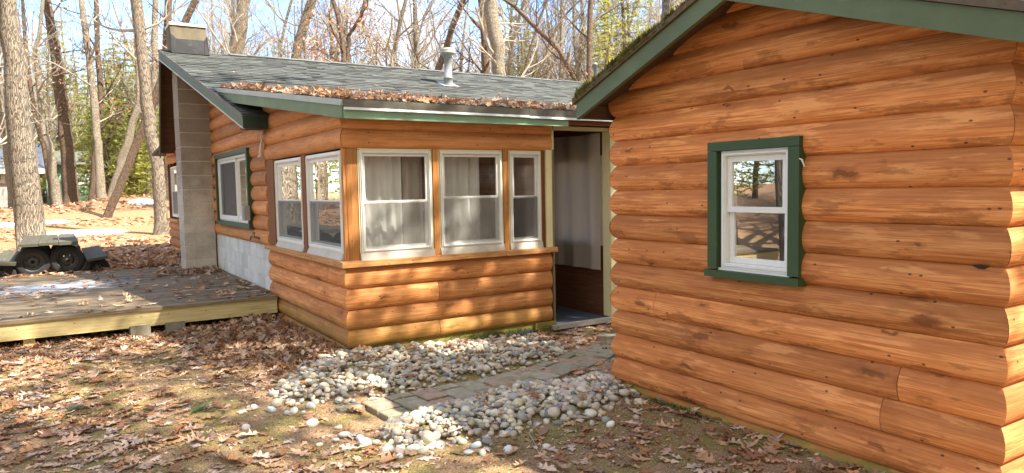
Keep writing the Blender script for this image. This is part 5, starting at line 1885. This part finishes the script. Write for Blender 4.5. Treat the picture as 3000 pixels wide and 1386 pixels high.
T('bare_tree', [(1700, 255), (1636, 144), (1573, 84), (1510, 21), (1480, 0)], 28, 17, 9, 'mossy trunk bowing back over the roof', BARKD, 14, 50, 31, bstart=.2, top=3, blen=2.0, hidden_base=True)
T('bare_tree', [(1643, 250), (1645, 140), (1646, 60), (1647, 0)], 38, 12, 10, 'straight pale stem in the thicket beyond the roof', BARKL, 10, 0, 32, bstart=.2, hidden_base=True)
T('bare_tree', [(1725, 245), (1727, 117), (1731, 0)], 27, 17, 16, 'straight brown trunk beside the small vent pipe', BARKD, 9, 0, 33, bstart=.3, hidden_base=True)
T('oak_tree', [(1960, 120), (1964, 40), (1968, 0)], 20, 62, 58, 'massive grey trunk right behind the small cabin roof', BARK, 5, 0, 34, bstart=.6, hidden_base=True)
T('bare_tree', [(1570, 240), (1605, 140), (1640, 60), (1700, 0)], 36, 8, 5, 'whip-thin sapling leaning over the roof end', BARKD, 10, 0, 35, bstart=.2, blen=1.6, hidden_base=True)

# shared background crowns --------------------------------------------------
def bare_proto(seed, H, kids=4):
    sd = random.Random(seed)
    tr, cr = MB(), MB()
    pts = [Vector((0, 0, -.3))]; rads = [.20]
    q = Vector((0, 0, -.3)); d = Vector((sd.gauss(0, .05), sd.gauss(0, .05), 1)).normalized()
    n = 12
    for i in range(n):
        d = (d + Vector((sd.gauss(0, .07), sd.gauss(0, .07), .1))).normalized()
        q = q + d * (H / n); pts.append(q.copy()); rads.append(.20 * (1 - .85 * (i + 1) / n))
    tr.tube(pts, rads, 8, r=sd.random(), lump=.12)
    for b in range(20):
        t = .22 + .78 * (b + sd.random()) / 20
        i = min(n - 1, int(t * n))
        dd = Vector((sd.gauss(0, 1), sd.gauss(0, 1), 0)).normalized() + Vector((0, 0, sd.uniform(.2, .9)))
        grow(cr, pts[i], dd.normalized(), H * .26 * (1.15 - .6 * t), rads[i] * .5, 0, 3, sd, 3, None)
    return tr, cr


def pine_proto(seed, H, rad, low=.15, dens=1.0, fine=1.0):
    sd = random.Random(seed)
    tr = MB()
    tr.tube([Vector((sd.gauss(0, .03) * i, sd.gauss(0, .03) * i, -.3 + (H + .3) * i / 8)) for i in range(9)], [.15 * H / 12 * (1 - .93 * i / 8) for i in range(9)], 8, lump=.1)
    V, T_ = [], []
    z = H * low
    while z < H * .985:
        t = (z - H * low) / (H * (1 - low))
        R_ = rad * (1 - t) ** .8 * (.55 + .45 * min(1, t * 5 + .4)) + .15
        nb = int(sd.choice([5, 6, 7]) * dens)
        a0 = sd.uniform(0, 6.28)
        for b in range(nb):
            a = a0 + 6.28 * b / nb + sd.gauss(0, .25)
            L = R_ * sd.uniform(.55, 1.12)
            rise = sd.uniform(-.12, .30)
            ca, sa = math.cos(a), math.sin(a)
            P = lambda u: Vector((ca * L * u, sa * L * u, z + L * (rise * u - .12 * u * u) + .0))
            tr.tube([P(0), P(.5), P(.95)], [.022, .014, .005], 3, cap=False)
            ncl = max(3, int(L / .16 * fine))
            shade = sd.uniform(.75, 1.2)
            for k in range(ncl):
                u = .22 + .78 * (k + sd.random()) / ncl
                sp = (1.1 - u) * L * .30
                base = P(u) + Vector((sd.gauss(0, 1) * sp, sd.gauss(0, 1) * sp, sd.gauss(0, .05)))
                for j in range(8):
                    dv = Vector((ca * .7 + sd.gauss(0, .55), sa * .7 + sd.gauss(0, .55), sd.gauss(.22, .40))).normalized()
                    s_ = dv.cross(Vector((sd.gauss(0, 1), sd.gauss(0, 1), sd.gauss(0, 1)))).normalized() * .021 / math.sqrt(fine)
                    e = base + dv * sd.uniform(.13, .26)
                    V.append(base - s_); V.append(base + s_); V.append(e + s_ * .4)
                    f = shade * sd.uniform(.75, 1.25)
                    T_.append((.44 * f, .45 * f, .11 * f))
        z += H * .032 * sd.uniform(.8, 1.2) + .06
    V = np.array([tuple(v) for v in V]); F = np.arange(len(V)).reshape(-1, 3)
    return tr, mesh_np('crown', V, F, np.array(T_), NEEDLE, False)


bare_meshes = []
for s_, H in ((101, 15), (102, 17), (103, 13), (104, 11)):
    tr, cr = bare_proto(s_, H)
    e = empty('bare_tree', (0, 0, 0))
    bare_meshes.append((tr.build('trunk', (BARKL, BARK, BARKD, BARKL)[s_ - 101], e), cr.build('crown', TWIG, e), e))
pine_meshes = []
for s_, H, rd, low in ((201, 14, 2.6, .10), (202, 11, 2.3, .06), (203, 17, 3.0, .28), (204, 6, 1.5, .04), (205, 17, 3.1, .57)):
    tr, cr = pine_proto(s_, H, rd, low)
    e = empty('pine_tree', (0, 0, 0))
    cro = link('crown', cr, None, e)
    pine_meshes.append((tr.build('trunk', BARKD, e), cro, e))
used_proto = set()


def plant(kind, i, x, y, sc, rot, label, group, z=None):
    trunk, crown, e0 = (bare_meshes if kind == 'b' else pine_meshes)[i]
    key = (kind, i)
    if key not in used_proto:
        used_proto.add(key); e = e0
    else:
        e = e0.copy(); COL.objects.link(e)
        for ch in (trunk, crown):
            c_ = ch.copy(); COL.objects.link(c_); c_.parent = e
    e.location = (x, y, gz(x, y) if z is None else z)
    e.scale = (sc, sc, sc * random.uniform(.92, 1.1)); e.rotation_euler = (random.gauss(0, .03), random.gauss(0, .03), rot)
    for k_ in ('label', 'category', 'group', 'kind'):
        if k_ in e: del e[k_]
    tag(e, label, 'tree', group)
    return e


def plant_px(kind, i, px, D, sc, label, group):
    p_ = at(px, 560, D)
    return plant(kind, i, p_.x, p_.y, sc, random.uniform(0, 6.28), label, group)


GB = 'leafless trees in the woods behind the cabins'
GP = 'young pines in the woods behind the cabins'
LB = 'leafless grey tree standing in the woods behind the roofs'
LP = 'yellow-green young pine in the woods behind the cabins'
# the lower green wall of pines on the shed side
for (px, D, i, sc) in ((130, 62, 1, .95), (180, 60, 0, 1.0), (225, 74, 0, .95), (282, 47, 3, 1.0), (300, 56, 1, .8), (335, 64, 0, .85), (365, 47, 3, 1.5), (395, 52, 1, .75), (425, 60, 1, .9), (455, 50, 3, 1.3), (485, 58, 1, .8),
                       (250, 60, 1, .8), (345, 50, 1, .62), (375, 41, 3, .9), (438, 46, 1, .6), (462, 40, 3, .9), (402, 58, 0, .7), (100, 70, 0, .9), (60, 60, 0, .9), (5, 66, 0, 1.0), (320, 44, 3, .75), (410, 42, 3, .8), (285, 70, 0, .95), (520, 54, 0, .8), (205, 60, 1, .8), (560, 62, 1, .95), (-60, 55, 0, 1.0), (-140, 48, 2, .9)):
    plant_px('p', i, px, D, sc, LP, GP)
# pines behind the roofs
for (px, D, i, sc) in ((775, 42, 1, .72), (835, 44, 1, .80), (905, 50, 1, .78), (720, 60, 0, .75), (655, 48, 1, .62), (1240, 46, 1, .75), (1330, 55, 0, .75), (1495, 40, 0, .82), (1535, 46, 0, .95), (1560, 38, 1, .85),
                       (1200, 60, 0, .7), (1790, 42, 2, .95), (1850, 36, 0, 1.1), (1900, 44, 2, 1.0), (1820, 60, 2, 1.1), (1760, 34, 1, .85), (2020, 50, 2, 1.1), (1120, 58, 1, .8), (1610, 56, 0, .8)):
    plant_px('p', i, px, D, sc, LP, GP)
for (px, D, i, sc) in ((300, 48, 0, .8), (318, 43, 1, .95), (360, 46, 0, .75), (392, 44, 1, 1.0), (428, 47, 0, .8), (470, 45, 1, .95), (140, 58, 0, 1.0), (175, 64, 0, 1.0), (212, 58, 0, 1.0), (248, 66, 0, 1.05), (262, 58, 0, .85), (312, 54, 0, .8), (352, 66, 0, 1.0), (386, 56, 0, .9), (418, 64, 0, 1.0), (448, 54, 0, .85), (90, 56, 0, .95), (30, 54, 0, .9),
                       (-120, 40, 0, .9), (-220, 46, 1, 1.1), (-330, 38, 0, .9), (-430, 30, 1, .95), (-560, 40, 0, 1.0), (-700, 34, 0, .9), (-880, 30, 1, 1.0), (-1100, 34, 0, .95), (-180, 56, 0, 1.1), (-500, 52, 0, 1.1), (-280, 30, 3, 1.0), (-640, 26, 3, 1.1)):
    plant_px('p', i, px, D, sc, LP, GP)
for (px, D, sc) in ((-90, 30, .9), (-200, 26, .9), (-300, 34, 1.0), (-390, 24, .8), (-520, 30, 1.0), (-640, 36, 1.0), (-780, 27, .9), (-950, 32, 1.1), (-1150, 28, 1.0), (-150, 44, 1.0), (-450, 44, 1.1)):
    plant_px('b', random.randrange(4), px, D, sc, 'leafless trunk standing off the open side of the deck', 'leafless trees beyond the open side of the deck')
n = 0
rr = random.Random(77)
for D in (40, 44, 48, 52, 56, 61, 66, 72, 80, 90, 104):
    px = -120 + rr.uniform(0, 80)
    while px < 2050:
        step_ = rr.uniform(70, 150) * (1 + .0 * D)
        px += step_
        if px < 480 and D < 60 and rr.random() < .6: continue
        plant_px('b', rr.randrange(4), px, D + rr.uniform(-2.5, 2.5), rr.uniform(.75, 1.2), LB, GB)
        n += 1
print('bare trees', n)
SHADE_PINES = [(8.9, 1.9, 4, 1.3), (5.75, .72, 4, .86), (12.2, -1.6, 4, 1.2), (8.75, .5, 1, 1.22), (8.0, -.3, 1, 1.12), (9.7, 1.2, 1, 1.32), (4.78, -.5, 4, .83), (4.8, -1.26, 4, .95), (2.5, -2.2, 2, 1.0), (.2, -3.4, 2, 1.05), (-2.6, -3.6, 2, 1.1), (6.13, -4.67, 4, 1.0), (5.5, -5.3, 4, 1.1), (3.3, -5.7, 4, 1.15), (6.6, -6.2, 4, 1.2), (-2.2, -7.4, 2, 1.2)]
for (x, y, sc) in ((-2.9, 7.4, 1.5), (-6.0, 11.6, 1.3), (-5.2, 8.3, 1.0)):
    plant('b', 1, x, y, sc, 1.0, 'leafless oak at the open side of the deck', 'oaks at the open side of the deck')
# woods on the other sides: they are what the panes mirror and what shades the yard
GS = 'trees around the yard, mirrored in the window panes'
rr = random.Random(5)
for i in range(52):
    a = rr.uniform(R(95), R(275)); d = rr.uniform(12, 30)
    x, y = d * math.cos(a), 6 + d * math.sin(a)
    if y < 3 and x > -4: continue
    plant('b' if rr.random() < .45 else 'p', rr.randrange(3), x, y, rr.uniform(.8, 1.15), rr.uniform(0, 6), 'tree in the woods on the open side of the yard', GS)

GSH = 'tall pines standing behind the viewpoint'
for (x, y, i, sc) in SHADE_PINES:
    plant('p', i, x, y, sc, random.uniform(0, 6.28), 'tall pine behind the viewpoint whose crown shades the yard', GSH)
